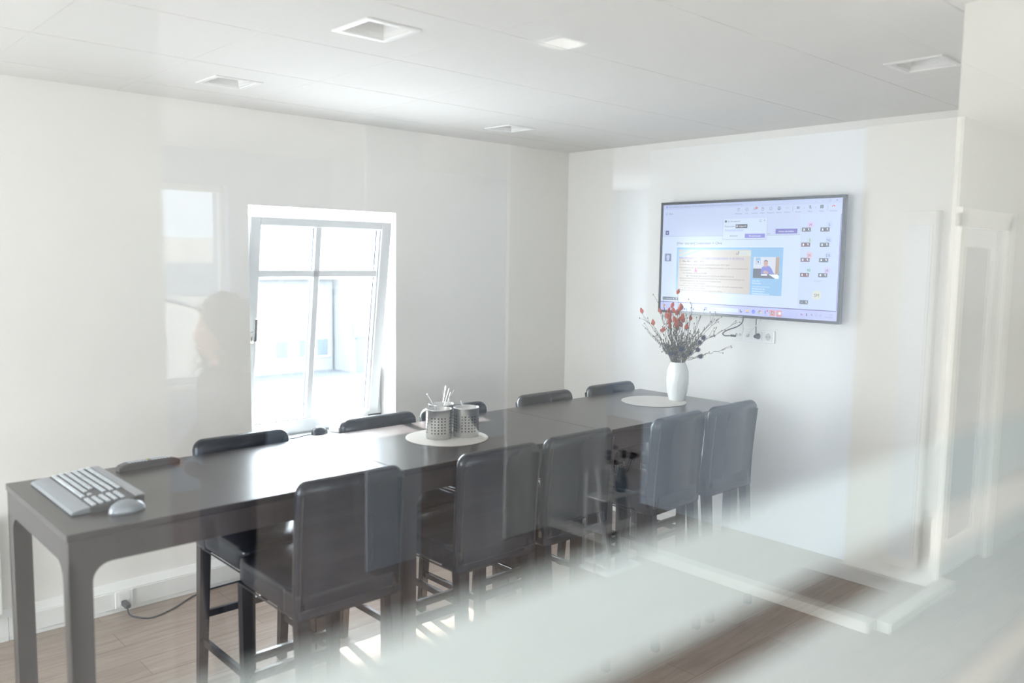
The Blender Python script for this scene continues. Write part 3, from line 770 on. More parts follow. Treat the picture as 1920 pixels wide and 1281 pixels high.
pods = [(1266, 548), (1203, 586), (1238, 586), (1259, 574), (1255, 584), (1260, 583), (1270, 579), (1274, 576), (1270, 587), (1247, 593), (1254, 593), (1221, 606), (1260, 599), (1270, 599), (1274, 593), (1280, 600), (1296, 598), (1257, 605), (1264, 607), (1275, 609), (1257, 614), (1270, 616), (1283, 613), (1243, 621)]
PODL = {(1266, 548): 'dried twig whose orange lantern pod stands highest, alone above the bouquet', (1203, 586): 'dried twig whose orange lantern pod is leftmost of the bouquet', (1296, 598): 'dried twig whose orange lantern pod is rightmost of the bouquet',
        (1221, 606): 'dried twig with an orange lantern pod low on the left, below the leftmost one', (1238, 586): 'dried twig whose orange pod hangs left of the main cluster before the screen corner', (1243, 621): 'dried twig whose orange lantern pod is the lowest on the left side', (1283, 613): 'dried twig whose orange lantern pod is low on the right side of the bouquet'}
def pod_mesh():
    bm = new_bm()
    add_lathe(bm, [(0.0005, -0.018), (0.006, -0.014), (0.0105, -0.006), (0.0115, 0.0), (0.010, 0.008), (0.006, 0.016), (0.002, 0.022), (0.0004, 0.026)], 10)
    for v in bm.verts:
        a = math.atan2(v.co.y, v.co.x); f = 1+0.10*math.cos(5*a); v.co.x *= f; v.co.y *= f
    return bm
pod_me = None
for (px, py) in pods:
    tip = at(px, py, random.uniform(-0.07, 0.07))
    t = thing('lantern_flower_stem', PODL.get((px, py), 'dried twig with an orange lantern pod in the white vase'), 'dried flower', (0, 0, 0), 0, 'orange lantern twigs in the vase')
    P = stem_pts(tip-Vector((0, 0, 0.012)))
    bm = new_bm(); add_tube(bm, P, [0.0019-0.0010*i/(len(P)-1) for i in range(len(P))], 5); side_twigs(bm, P, 3, 0.05)
    obj('stem', bm, M_twig, t)
    if pod_me is None:
        o = obj('pod', pod_mesh(), M_pod, t, True); pod_me = o.data
    else:
        o = bpy.data.objects.new('pod', pod_me); C.objects.link(o); o.parent = t
    o.location = tip; o.rotation_euler = (random.uniform(-.5, .5), random.uniform(-.5, .5), random.uniform(0, 6)); s = random.uniform(0.85, 1.2); o.scale = (s, s, s)
TWL = {(1378, 602): 'long bare branching twig reaching farthest right towards the sockets', (1204, 595): 'bare twig reaching far left, just below the leftmost orange pod', (1204, 611): 'lowest bare twig reaching far left of the bouquet', (1357, 653): 'bare twig reaching low to the right beneath the sockets', (1298, 570): 'bare twig rising in front of the screen, right of the orange cluster', (1228, 566): 'tall bare twig at the left rising beside the screen corner'}
twigs = [(1228, 566, 3), (1204, 595, 4), (1204, 611, 4), (1298, 570, 4), (1335, 602, 6), (1378, 602, 12), (1357, 653, 6), (1345, 600, 8), (1312, 597, 4), (1306, 601, 4), (1322, 608, 5), (1240, 560, 3), (1282, 578, 3), (1215, 625, 4), (1290, 590, 4), (1330, 628, 6), (1236, 640, 3), (1262, 590, 4), (1300, 640, 5)]
for (px, py, cnt) in twigs:
    tip = at(px, py, random.uniform(-0.06, 0.06))
    t = thing('bare_twig', TWL.get((px, py), 'thin bare budded twig fanning out of the white vase'), 'twig', (0, 0, 0), 0, 'bare twigs in the vase')
    P = stem_pts(tip, 9, 0.02); bm = new_bm(); add_tube(bm, P, [0.0022-0.0014*i/(len(P)-1) for i in range(len(P))], 5); side_twigs(bm, P, cnt+2, 0.075)
    obj('stem', bm, M_twig, t)
for q in range(22):
    tip = at(1272+random.uniform(-32, 34), random.uniform(610, 655), random.uniform(-0.06, 0.06))
    t = thing('dried_filler_sprig', 'short olive dried sprig low in the bouquet', 'dried sprig', (0, 0, 0), 0, 'olive filler sprigs in the vase')
    P = stem_pts(tip, 7, 0.012); bm = new_bm(); add_tube(bm, P, [0.0018-0.001*i/(len(P)-1) for i in range(len(P))], 5); side_twigs(bm, P, 16, 0.045)
    obj('stem', bm, M_stem, t)
this_ = [(1316, 633), (1308, 641), (1305, 655), (1314, 669), (1255, 662), (1249, 649), (1274, 654), (1282, 668), (1266, 664), (1292, 662)]
for (px, py) in this_:
    tip = at(px, py, random.uniform(-0.07, 0.02))
    t = thing('thistle_stem', {(1316, 633): 'dark blue dried thistle highest on the right of the bouquet', (1314, 669): 'dark blue dried thistle lowest on the right, beside the vase rim', (1255, 662): 'dark blue dried thistle low on the left, above the vase rim'}.get((px, py), 'dark blue dried thistle head at the side of the bouquet'), 'thistle', (0, 0, 0), 0, 'dried thistles in the vase')
    P = stem_pts(tip, 7, 0.006); bm = new_bm(); add_tube(bm, P, 0.0016, 5); obj('stem', bm, M_stem, t)
    bm = new_bm(); add_ball(bm, (0, 0, 0), 0.0105, (1, 1, 1.15), 10)
    for k in range(46):
        z = 1-2*(k+0.5)/46; a = k*2.39996; r = math.sqrt(1-z*z); d = Vector((r*math.cos(a), r*math.sin(a), z)); L = random.uniform(0.016, 0.024)
        add_tube(bm, [d*0.009, d*L], [0.0016, 0.0003], 4)
    o = obj('flower_head', bm, M_thistle, t); o.location = tip

# ------------------------------------------------------------------ television
def emis(name, col, st_=1.0):
    m = bpy.data.materials.new(name); m.use_nodes = True; b = m.node_tree.nodes['Principled BSDF']
    b.inputs['Base Color'].default_value = (0.01, 0.01, 0.012, 1); b.inputs['Roughness'].default_value = 0.16; b.inputs['Specular IOR Level'].default_value = 0.5
    b.inputs['Emission Color'].default_value = (*col, 1); b.inputs['Emission Strength'].default_value = st_; return m
ES = 1.0
PAL = dict(bg=(0.52, 0.62, 0.80), bar=(0.44, 0.51, 0.76), lav=(0.49, 0.57, 0.80), white=(0.56, 0.66, 0.84), panel=(0.50, 0.60, 0.82), text=(0.05, 0.06, 0.12), dim=(0.16, 0.18, 0.32), violet=(0.11, 0.09, 0.45), violet2=(0.19, 0.18, 0.62),
           sky=(0.22, 0.46, 0.74), blue2=(0.22, 0.52, 0.86), beige=(0.55, 0.50, 0.45), grad=(0.36, 0.52, 0.66), brown=(0.13, 0.09, 0.12), black=(0.02, 0.02, 0.03), badge=(0.07, 0.08, 0.13), badger=(0.13, 0.05, 0.09), wt=(0.85, 0.9, 1.0),
           pink=(0.62, 0.48, 0.76), green=(0.46, 0.60, 0.70), red=(0.55, 0.03, 0.06), avblue=(0.44, 0.54, 0.84), avrose=(0.66, 0.48, 0.62), avmint=(0.42, 0.62, 0.74), avlil=(0.54, 0.50, 0.82), avyel=(0.62, 0.64, 0.56),
           skin=(0.56, 0.34, 0.30), shirt=(0.15, 0.17, 0.58), hairc=(0.12, 0.09, 0.09), curtain=(0.40, 0.27, 0.19), roomw=(0.62, 0.64, 0.74), taskred=(0.66, 0.26, 0.30), folder=(0.75, 0.55, 0.14), zoomb=(0.08, 0.13, 0.85), navy=(0.04, 0.04, 0.22), magenta=(0.55, 0.06, 0.30), bar2=(0.09, 0.08, 0.32), task=(0.44, 0.48, 0.82), okg=(0.1, 0.5, 0.2), yellow=(0.8, 0.6, 0.05))
names = list(PAL); UIM = [emis('screen_'+k, PAL[k], ES) for k in names]; IDX = {k: i for i, k in enumerate(names)}
tv = thing('television', 'large wall-mounted flat screen showing a video meeting', 'television', (4.035, 0.955, 2.270), 0.0)
# local axes: u runs to -y (rightwards in view), v runs to -z, outwards is -x
def T3(u, v, o): return (-o, -u, -v)
bm = new_bm(); add_box(bm, 0.0, -1.306, -0.748, 0.028, 0, 0, 0.003, 1); add_box(bm, 0.028, -1.1, -0.66, 0.062, -0.2, -0.18, 0.01, 2); obj('casing', bm, M_black, tv)
bm = new_bm()
for (u0, v0, u1, v1) in ((0, 0, 1.306, 0.017), (0, 0.731, 1.306, 0.748), (0, 0.017, 0.017, 0.731), (1.289, 0.017, 1.306, 0.731)):
    add_box(bm, -0.006, -u1, -v1, 0.0, -u0, -v0, 0.001, 1)
obj('bezel', bm, M_blackg, tv)
bm = new_bm(); add_box(bm, 0.062, -0.80, -0.52, 0.074, -0.45, -0.20); obj('wall_mount', bm, M_black, tv)
scr = new_bm(); lay = [0]
def rect(u0, v0, u1, v1, c, L=1):
    o = 0.0002+0.00018*L
    f = scr.faces.new([scr.verts.new(T3(u, v, o)) for u, v in ((u0, v0), (u0, v1), (u1, v1), (u1, v0))]); f.material_index = IDX[c]
def disc(u, v, r, c, L=2, ry=None, n=22):
    o = 0.0002+0.00018*L; ry = ry or r
    f = scr.faces.new([scr.verts.new(T3(u+r*math.cos(2*PI*k/n), v-ry*math.sin(2*PI*k/n), o)) for k in range(n)][::1]); f.material_index = IDX[c]
def poly_(pts, c, L=2):
    o = 0.0002+0.00018*L; f = scr.faces.new([scr.verts.new(T3(u, v, o)) for u, v in pts]); f.material_index = IDX[c]
def ring(u, v, r, w, c, L=2, a0=0, a1=2*PI, n=20):
    o = 0.0002+0.00018*L
    for k in range(n):
        a, b = a0+(a1-a0)*k/n, a0+(a1-a0)*(k+1)/n
        f = scr.faces.new([scr.verts.new(T3(u+q*math.cos(t_), v-q*math.sin(t_), o)) for q, t_ in ((r, a), (r-w, a), (r-w, b), (r, b))]); f.material_index = IDX[c]
def line(u0, v0, u1, v1, w, c, L=2):
    d = Vector((u1-u0, v1-v0)); n_ = Vector((-d.y, d.x)).normalized()*w/2
    poly_([(u0+n_.x, v0+n_.y), (u0-n_.x, v0-n_.y), (u1-n_.x, v1-n_.y), (u1+n_.x, v1+n_.y)], c, L)
texts = []
def text(s, u, v, h, c, w=None, L=3, al='LEFT'): texts.append((s, u, v, h, c, w, L, al))
rect(0.017, 0.017, 1.289, 0.731, 'bg', 0)
rect(0.017, 0.017, 1.289, 0.048, 'bar', 1); rect(0.017, 0.048, 1.289, 0.102, 'lav', 1)
rect(0.017, 0.102, 1.036, 0.228, 'lav', 1); rect(1.038, 0.102, 1.283, 0.671, 'panel', 1); rect(0.017, 0.229, 1.036, 0.672, 'white', 1)
rect(0.017, 0.674, 1.289, 0.731, 'task', 1); line(0.017, 0.673, 1.28, 0.673, 0.005, 'bar2', 2); line(1.283, 0.11, 1.283, 0.675, 0.005, 'violet2', 2)
line(0.024, 0.228, 1.034, 0.228, 0.0015, 'dim', 2)
disc(0.046, 0.031, 0.006, 'violet2'); text('Steuer-Akademie Rudt | Mitarbeiter Seminare | Neuheiten bei der Besteuerung von Personenunternehmen an...', 0.062, 0.036, 0.015, 'dim', 0.575)
ring(0.044, 0.076, 0.009, 0.002, 'dim'); text('38:20', 0.064, 0.082, 0.015, 'dim')
for u, s in ((0.605, 'Aufklappen'), (0.664, 'Chat'), (0.720, 'Personen'), (0.775, 'Heben'), (0.831, 'Reagieren'), (0.887, 'Ansicht'), (0.941, 'Weitere'), (1.013, 'Kamera'), (1.089, 'Mikro'), (1.162, 'Teilen'), (1.234, 'Verlassen')):
    text(s, u, 0.094, 0.012, 'dim', None, 3, 'CENTER')
ring(0.605, 0.065, 0.010, 0.002, 'dim', a0=0.6, a1=6); line(0.603, 0.067, 0.614, 0.056, 0.002, 'dim')
ring(0.664, 0.065, 0.011, 0.002, 'dim'); line(0.659, 0.063, 0.669, 0.063, 0.0015, 'dim'); line(0.659, 0.067, 0.667, 0.067, 0.0015, 'dim')
ring(0.718, 0.060, 0.006, 0.002, 'dim'); ring(0.718, 0.074, 0.010, 0.002, 'dim', a0=0, a1=PI); disc(0.732, 0.058, 0.008, 'red', 3); text('1', 0.732, 0.062, 0.011, 'wt', None, 4, 'CENTER')
ring(0.775, 0.068, 0.008, 0.002, 'text'); line(0.770, 0.063, 0.770, 0.054, 0.002, 'text'); line(0.775, 0.062, 0.775, 0.052, 0.002, 'text'); line(0.780, 0.063, 0.780, 0.055, 0.002, 'text')
ring(0.831, 0.065, 0.011, 0.002, 'dim'); ring(0.831, 0.066, 0.006, 0.0015, 'dim', a0=PI, a1=2*PI); disc(0.827, 0.062, 0.0015, 'dim'); disc(0.835, 0.062, 0.0015, 'dim')
ring(0.887, 0.065, 0.011, 0.002, 'text'); rect(0.883, 0.058, 0.891, 0.063, 'text', 2); rect(0.881, 0.067, 0.893, 0.072, 'text', 2)
for k in range(3): disc(0.934+0.007*k, 0.065, 0.0018, 'text')
line(0.978, 0.055, 0.978, 0.09, 0.0015, 'dim'); line(1.198, 0.055, 1.198, 0.09, 0.0015, 'dim')
rect(1.004, 0.058, 1.017, 0.073, 'dim', 2); line(1.021, 0.059, 1.021, 0.072, 0.003, 'dim')
rect(1.086, 0.054, 1.092, 0.068, 'text', 2); ring(1.089, 0.066, 0.007, 0.002, 'text', a0=PI, a1=2*PI); line(1.080, 0.055, 1.098, 0.077, 0.002, 'text')
for u in (1.050, 1.124): line(u-0.004, 0.066, u, 0.070, 0.0015, 'dim'); line(u, 0.070, u+0.004, 0.066, 0.0015, 'dim')
rect(1.152, 0.055, 1.172, 0.074, 'text', 2); line(1.162, 0.070, 1.162, 0.059, 0.002, 'wt', 3)
ring(1.234, 0.070, 0.012, 0.005, 'red', a0=0.35, a1=PI-0.35)
line(1.120, 0.031, 1.128, 0.031, 0.0015, 'dim'); line(1.164, 0.031, 1.172, 0.031, 0.0015, 'dim'); ring(1.211, 0.031, 0.006, 0.0015, 'dim'); line(1.248, 0.026, 1.258, 0.036, 0.002, 'dim'); line(1.258, 0.026, 1.248, 0.036, 0.002, 'dim')
rect(0.041, 0.190, 0.069, 0.219, 'navy', 2)
for k in range(3): line(0.050, 0.200+0.0045*k, 0.060, 0.200+0.0045*k, 0.002, 'wt', 3)
# pop-up
rect(0.495, 0.121, 0.811, 0.252, 'white', 3); line(0.495, 0.252, 0.811, 0.252, 0.002, 'dim', 4); line(0.495, 0.121, 0.495, 0.252, 0.0012, 'dim', 4); line(0.811, 0.121, 0.811, 0.252, 0.0012, 'dim', 4)
disc(0.515, 0.137, 0.008, 'text', 4); text('Im Wartebereich', 0.530, 0.142, 0.014, 'text', 0.09, 5)
ring(0.765, 0.137, 0.008, 0.002, 'text', 4, 0.6, 6); line(0.788, 0.133, 0.796, 0.141, 0.002, 'text', 4); line(0.796, 0.133, 0.788, 0.141, 0.002, 'text', 4)
text('Paula Lücker', 0.508, 0.174, 0.016, 'text', 0.075, 5); rect(0.588, 0.157, 0.673, 0.181, 'black', 4); text('Ungeprüft', 0.610, 0.174, 0.015, 'wt', 0.055, 5); disc(0.598, 0.165, 0.004, 'wt', 5); rect(0.594, 0.169, 0.603, 0.175, 'wt', 5)
text('Weitere Informationen', 0.510, 0.197, 0.015, 'violet2', 0.135, 5); line(0.510, 0.201, 0.645, 0.201, 0.001, 'violet2', 5)
text('Ablehnen', 0.545, 0.234, 0.015, 'text', 0.06, 5); rect(0.657, 0.217, 0.799, 0.243, 'violet2', 4); text('Hineinlassen', 0.728, 0.236, 0.016, 'wt', 0.08, 5, 'CENTER')
text('aner', 0.812, 0.222, 0.013, 'dim'); rect(0.870, 0.190, 1.014, 0.219, 'violet', 3); text('Einheit abschließen', 0.942, 0.210, 0.014, 'wt', 0.10, 5, 'CENTER')
text('[Hier starten] Livestream + Chat', 0.137, 0.283, 0.024, 'text', 0.354)
# slide
rect(0.140, 0.303, 0.928, 0.599, 'sky', 2); rect(0.152, 0.314, 0.709, 0.599, 'blue2', 3); rect(0.155, 0.318, 0.707, 0.597, 'beige', 4)
for k in range(6): poly_([(0.155+0.05*k, 0.318), (0.155, 0.318+0.012*(k+1)), (0.155, 0.318+0.012*k), (0.155+0.05*max(k-1, 0), 0.318)], 'grad', 5) if k % 2 == 0 else None
rect(0.622, 0.324, 0.706, 0.357, 'avyel', 5); text('Akademie für Steuer- und', 0.628, 0.337, 0.010, 'sky', 0.075, 6); text('Wirtschaftsrecht', 0.628, 0.347, 0.010, 'sky', 0.055, 6); line(0.628, 0.353, 0.700, 0.353, 0.001, 'taskred', 6)
line(0.601, 0.339, 0.608, 0.350, 0.004, 'text', 6); line(0.608, 0.350, 0.620, 0.326, 0.003, 'text', 6); line(0.620, 0.326, 0.621, 0.351, 0.003, 'text', 6)
text('Aufbewahrungspflicht von Unterlagen / Ordnungsmäßigkeit der Buchführung', 0.160, 0.377, 0.016, 'violet', 0.497, 6); line(0.160, 0.381, 0.657, 0.381, 0.0014, 'violet', 6)
text('§ 146a Abs. 1 Satz 1 AO', 0.166, 0.400, 0.019, 'text', 0.19, 6)
for s, u, v, w in (('Verordnung zur Änderung der KassenSichV vom 30.07.2021', 0.167, 0.421, 0.389), ('– Aufnahme von EU-Taxametern und Wegstreckenzählern in den Anwendungsbereich', 0.160, 0.442, 0.529), ('der KassenSichV', 0.176, 0.459, 0.085),
                   ('– EU-Taxameter ab dem 01.01.2024', 0.186, 0.478, 0.20), ('– ggf. Übergangsregelung bis 31.12.2025 bei INSIKA-Technik', 0.212, 0.495, 0.378), ('– Kassenautomaten und Parkscheinautomaten der Parkraumbewirtschaftung vom', 0.160, 0.512, 0.508),
                   ('Anwendungsbereich der KassenSichV ausgenommen', 0.174, 0.529, 0.32), ('– nach Verkündung anwendbar', 0.188, 0.546, 0.19), ('– Ladepunkte für Elektro- oder Hybrid-Fahrzeuge ebenfalls ausgenommen', 0.160, 0.561, 0.50), ('– nach Verkündung anwendbar', 0.188, 0.577, 0.19), ('– Aufnahme von zwei weiteren Kassenvorgängen im Beleg', 0.160, 0.592, 0.344)):
    text(s, u, v, 0.0145, 'brown', w, 6)
poly_([(0.290, 0.437), (0.290, 0.468), (0.297, 0.461), (0.303, 0.472), (0.307, 0.469), (0.302, 0.459), (0.311, 0.458)], 'magenta', 8)
# speaker video
rect(0.727, 0.362, 0.905, 0.494, 'roomw', 4); rect(0.880, 0.362, 0.905, 0.472, 'curtain', 5); rect(0.744, 0.366, 0.776, 0.408, 'sky', 5); rect(0.748, 0.385, 0.773, 0.405, 'roomw', 6); disc(0.760, 0.393, 0.005, 'text', 7)
poly_([(0.782, 0.466), (0.782, 0.436), (0.792, 0.422), (0.806, 0.417), (0.824, 0.415), (0.842, 0.420), (0.856, 0.436), (0.868, 0.458), (0.878, 0.466)], 'shirt', 6)
disc(0.814, 0.402, 0.0145, 'skin', 8, 0.021); poly_([(0.800, 0.396), (0.802, 0.385), (0.812, 0.379), (0.824, 0.383), (0.829, 0.395), (0.822, 0.389), (0.808, 0.388)], 'hairc', 9); line(0.804, 0.402, 0.822, 0.402, 0.0012, 'hairc', 9); disc(0.813, 0.413, 0.005, 'taskred', 9, 0.0015)
rect(0.808, 0.418, 0.818, 0.424, 'skin', 7)
disc(0.812, 0.455, 0.013, 'skin', 8, 0.010); disc(0.822, 0.458, 0.012, 'skin', 8, 0.007)
rect(0.727, 0.434, 0.782, 0.494, 'badge', 7); poly_([(0.782, 0.466), (0.880, 0.466), (0.905, 0.466), (0.905, 0.494), (0.782, 0.494)], 'badge', 6); poly_([(0.835, 0.469), (0.895, 0.467), (0.905, 0.475), (0.905, 0.494), (0.882, 0.494)], 'wt', 7); rect(0.784, 0.468, 0.826, 0.477, 'wt', 8)
text('Dipl.-Fw.', 0.724, 0.516, 0.013, 'wt', 0.05, 4); text('Referent', 0.724, 0.530, 0.013, 'wt', 0.06, 4); line(0.724, 0.548, 0.845, 0.548, 0.002, 'wt', 4)
for k, s in enumerate(('Neuheiten bei der', 'Besteuerung von', 'Personenunternehmen')): text(s, 0.724, 0.565+0.015*k, 0.014, 'wt', (0.09, 0.085, 0.12)[k], 4)
# participants
for u, v, s, c, bc in ((1.097, 0.169, 'M', 'pink', 'badge'), (1.214, 0.170, 'S', 'avblue', 'badge'), (1.097, 0.258, 'S', 'green', 'badger'), (1.215, 0.259, 'NL', 'avblue', 'badge'), (1.098, 0.348, 'SK', 'avrose', 'badger'), (1.215, 0.349, 'DS', 'avblue', 'badge'), (1.099, 0.438, '90', 'avmint', 'badger'), (1.214, 0.437, 'JR', 'avlil', 'badge')):
    disc(u, v, 0.021, c, 2); text(s, u, v+0.008, 0.022, 'text', None, 4, 'CENTER')
    rect(u-0.054, v+0.016, u+0.003, v+0.040, bc, 5); disc(u-0.040, v+0.025, 0.004, 'wt', 6); rect(u-0.045, v+0.029, u-0.035, v+0.034, 'wt', 6); rect(u-0.013, v+0.020, u-0.008, v+0.031, 'wt', 6); line(u-0.016, v+0.021, u-0.005, v+0.035, 0.0014, 'wt', 6)
text('< 1/2 >', 1.158, 0.506, 0.014, 'dim', None, 4, 'CENTER'); disc(1.156, 0.584, 0.029, 'avyel', 2); text('SM', 1.156, 0.594, 0.027, 'text', None, 4, 'CENTER')
rect(1.050, 0.617, 1.104, 0.641, 'badge', 3); line(1.060, 0.634, 1.072, 0.625, 0.002, 'avmint', 4); rect(1.090, 0.622, 1.095, 0.633, 'wt', 4); line(1.086, 0.622, 1.099, 0.636, 0.0014, 'wt', 5)
rect(0.041, 0.345, 0.094, 0.398, 'dim', 2); disc(0.0675, 0.368, 0.014, 'bar', 3); rect(0.058, 0.380, 0.077, 0.392, 'bar', 3)
rect(0.034, 0.640, 0.162, 0.660, 'badge', 2); text('Dr. Stallmeyer', 0.038, 0.654, 0.013, 'wt', 0.075, 4); disc(0.125, 0.650, 0.004, 'wt', 4); rect(0.145, 0.645, 0.150, 0.655, 'wt', 4)
# task bar
disc(0.046, 0.701, 0.009, 'folder', 2); disc(0.051, 0.697, 0.006, 'red', 3); text('6°C', 0.064, 0.700, 0.012, 'dim'); text('Sonnig', 0.064, 0.713, 0.011, 'dim')
for a in (0, 1):
    for b in (0, 1): rect(0.377+0.010*a, 0.695+0.010*b, 0.386+0.010*a, 0.704+0.010*b, 'violet2', 2)
rect(0.405, 0.692, 0.630, 0.716, 'white', 2); ring(0.419, 0.703, 0.005, 0.0015, 'dim', 3); text('Suche', 0.432, 0.709, 0.013, 'dim')
rect(0.643, 0.697, 0.650, 0.714, 'black', 2); rect(0.650, 0.706, 0.661, 0.714, 'text', 2)
rect(0.688, 0.698, 0.708, 0.708, 'folder', 2); rect(0.688, 0.708, 0.708, 0.713, 'zoomb', 2); rect(0.688, 0.695, 0.697, 0.698, 'folder', 2)
disc(0.741, 0.705, 0.012, 'zoomb', 2); text('zm', 0.741, 0.709, 0.010, 'wt', None, 4, 'CENTER')
for k, c in enumerate(('red', 'okg', 'yellow')): ring(0.785, 0.705, 0.011, 0.006, c, 2, 0.52+2*PI/3*k, 0.52+2*PI/3*(k+1), 8)
disc(0.785, 0.705, 0.005, 'wt', 3); disc(0.785, 0.705, 0.004, 'zoomb', 4)
disc(0.824, 0.699, 0.005, 'violet2', 2); rect(0.818, 0.704, 0.831, 0.713, 'violet2', 2); disc(0.835, 0.701, 0.004, 'avlil', 2); rect(0.832, 0.706, 0.840, 0.713, 'avlil', 2); disc(0.838, 0.695, 0.006, 'red', 3); line(0.822, 0.722, 0.836, 0.722, 0.002, 'violet2', 3)
rect(0.855, 0.688, 0.893, 0.726, 'taskred', 2); rect(0.899, 0.688, 0.937, 0.726, 'taskred', 2); rect(0.866, 0.697, 0.880, 0.714, 'black', 3); rect(0.870, 0.701, 0.878, 0.710, 'wt', 4); rect(0.910, 0.698, 0.930, 0.714, 'wt', 3); rect(0.910, 0.698, 0.917, 0.714, 'green', 4); rect(0.911, 0.702, 0.916, 0.709, 'okg', 5)
line(1.032, 0.704, 1.036, 0.700, 0.0015, 'dim'); line(1.036, 0.700, 1.040, 0.704, 0.0015, 'dim'); disc(1.064, 0.702, 0.005, 'violet2', 2); disc(1.070, 0.706, 0.004, 'red', 3); rect(1.096, 0.695, 1.102, 0.711, 'badger', 2)
rect(1.129, 0.697, 1.134, 0.707, 'dim', 2); line(1.126, 0.697, 1.138, 0.712, 0.0015, 'dim'); ring(1.161, 0.703, 0.008, 0.0015, 'dim', 2, n=4); ring(1.186, 0.703, 0.006, 0.0015, 'dim')
text('12:30', 1.262, 0.699, 0.011, 'dim', None, 3, 'RIGHT'); text('14.03.2024', 1.262, 0.714, 0.011, 'dim', None, 3, 'RIGHT')
tobs = []
for (s, u, v, h, c, w, L, al) in texts:
    cu = bpy.data.curves.new('txt', 'FONT'); cu.body = s; cu.size = h; cu.align_x = al; cu.resolution_u = 3
    to = bpy.data.objects.new('txt', cu); C.objects.link(to); tobs.append(to)
bpy.context.view_layer.update(); dg = bpy.context.evaluated_depsgraph_get()
for to, (s, u, v, h, c, w, L, al) in zip(tobs, texts):
    me = bpy.data.meshes.new_from_object(to.evaluated_get(dg)); tb_ = bmesh.new(); tb_.from_mesh(me); bpy.data.meshes.remove(me)
    xs_ = [q.co.x for q in tb_.verts]; k = (w/(max(xs_)-min(xs_))) if (w and xs_) else 1.0
    o_ff = 0.0002+0.00018*L
    for q in tb_.verts: q.co = Vector((-o_ff, -(u+q.co.x*k), -(v-q.co.y)))
    for f in tb_.faces: f.material_index = IDX[c]
    merge(scr, tb_)
for to in tobs:
    cu = to.data; bpy.data.objects.remove(to); bpy.data.curves.remove(cu)
obj('screen', scr, UIM, tv, fix=False)
bm = new_bm()
add_box(bm, -0.0075, -0.668, -0.7435, -0.006, -0.638, -0.7395); obj('logo', bm, M_grey, tv)
# sockets and cables under the television
sk = thing('socket_strip', 'white four-gang socket strip on the wall below the screen', 'socket', (XR, 0.392, 1.447))
bm = new_bm(); add_box(bm, -0.010, -0.295, -0.080, 0.0, 0.0, 0.0, 0.003, 2); obj('frame', bm, M_white, sk)
for k in range(4):
    c = -0.037-0.0715*k
    bm = new_bm(); add_box(bm, -0.0125, c-0.029, -0.069, -0.009, c+0.029, -0.011, 0.002, 1)
    ins = obj('insert', bm, M_trunk, sk)
    bm = new_bm()
    if k == 0:
        for q in (-1, 1):
            nb = bmesh.new(); bmesh.ops.create_circle(nb, cap_ends=True, segments=16, radius=0.008); nb.transform(Matrix.Translation((-0.0128, c+q*0.013, -0.040)) @ Matrix.Rotation(PI/2, 4, 'Y')); merge(bm, nb)
        obj('antenna_port', bm, M_grey, ins)
    elif k == 1:
        add_box(bm, -0.0130, c-0.010, -0.048, -0.0122, c+0.010, -0.032); obj('network_port', bm, M_grey, ins)
    else:
        nb = bmesh.new(); bmesh.ops.create_circle(nb, cap_ends=True, segments=24, radius=0.0205); nb.transform(Matrix.Translation((-0.0128, c, -0.040)) @ Matrix.Rotation(PI/2, 4, 'Y')); merge(bm, nb)
        w1 = obj('well', bm, mat('socket_well_%d' % k, (0.50, 0.50, 0.49), 0.5), ins)
        if k == 3:
            bm = new_bm()
            for q in (-1, 1): add_box(bm, -0.0134, c+q*0.0095-0.0025, -0.0425, -0.0128, c+q*0.0095+0.0025, -0.0375)
            add_box(bm, -0.0134, c-0.002, -0.0205, -0.0128, c+0.002, -0.018); add_box(bm, -0.0134, c-0.002, -0.062, -0.0128, c+0.002, -0.0595)
            obj('pin_hole', bm, M_black, ins)
def wcable(name, pts, r, m, label, plug=None):
    t = thing(name, label, 'cable', (0, 0, 0)); bm = new_bm(); add_tube(bm, smooth_path(pts, 8), r, 8); obj('cord', bm, m, t)
    if plug:
        bm = new_bm(); p, rr, L = plug
        nb = bmesh.new(); bmesh.ops.create_cone(nb, cap_ends=True, segments=18, radius1=rr, radius2=rr*0.6, depth=L); nb.transform(Matrix.Translation(p) @ Matrix.Rotation(-PI/2, 4, 'Y')); merge(bm, nb)
        obj('plug', bm, m, t)
    return t
kx = XR-0.035
def tvp(px, py, x=XR-0.04):
    d = fwd+r2*((px-960)/F_PX)-u2*((py-640.5)/F_PX); t_ = (x-CX)/d.x; return Vector((CX, CY, CZ))+d*t_
hx_ = [(4.06, 0.300, 1.56), (4.055, 0.300, 1.50), (4.05, 0.33, 1.465), (4.04, 0.40, 1.435), (4.035, 0.43, 1.412), (4.035, 0.415, 1.398), (4.035, 0.370, 1.402)]
h_ = wcable('display_cable', hx_, 0.004, M_cableb, 'dark display cable hanging in a loop from under the screen')
bm = new_bm(); add_box(bm, 4.027, 0.335, 1.396, 4.043, 0.372, 1.409, 0.003, 1); obj('connector', bm, M_black, h_)
wcable('power_cable', [(4.075, 0.215, 1.56), (4.07, 0.213, 1.50), (4.068, 0.210, 1.44), (4.072, 0.212, 1.412)], 0.0035, M_cableb, 'dark blue power cable plugged into the strip below the screen', ((XR-0.030, 0.212, 1.407), 0.018, 0.036))
wcable('network_cable', [(4.075, 0.172, 1.56), (4.07, 0.19, 1.50), (4.066, 0.245, 1.44), (4.068, 0.275, 1.408)], 0.003, M_cablew, 'white network cable slanting down to the strip below the screen', ((XR-0.026, 0.283, 1.405), 0.009, 0.028))
wcable('antenna_cable', [(4.075, 0.33, 1.56), (4.07, 0.315, 1.50), (4.066, 0.300, 1.45), (4.066, 0.315, 1.412), (4.072, 0.352, 1.404)], 0.003, M_cablew, 'white antenna cable curving from the screen to the strip')

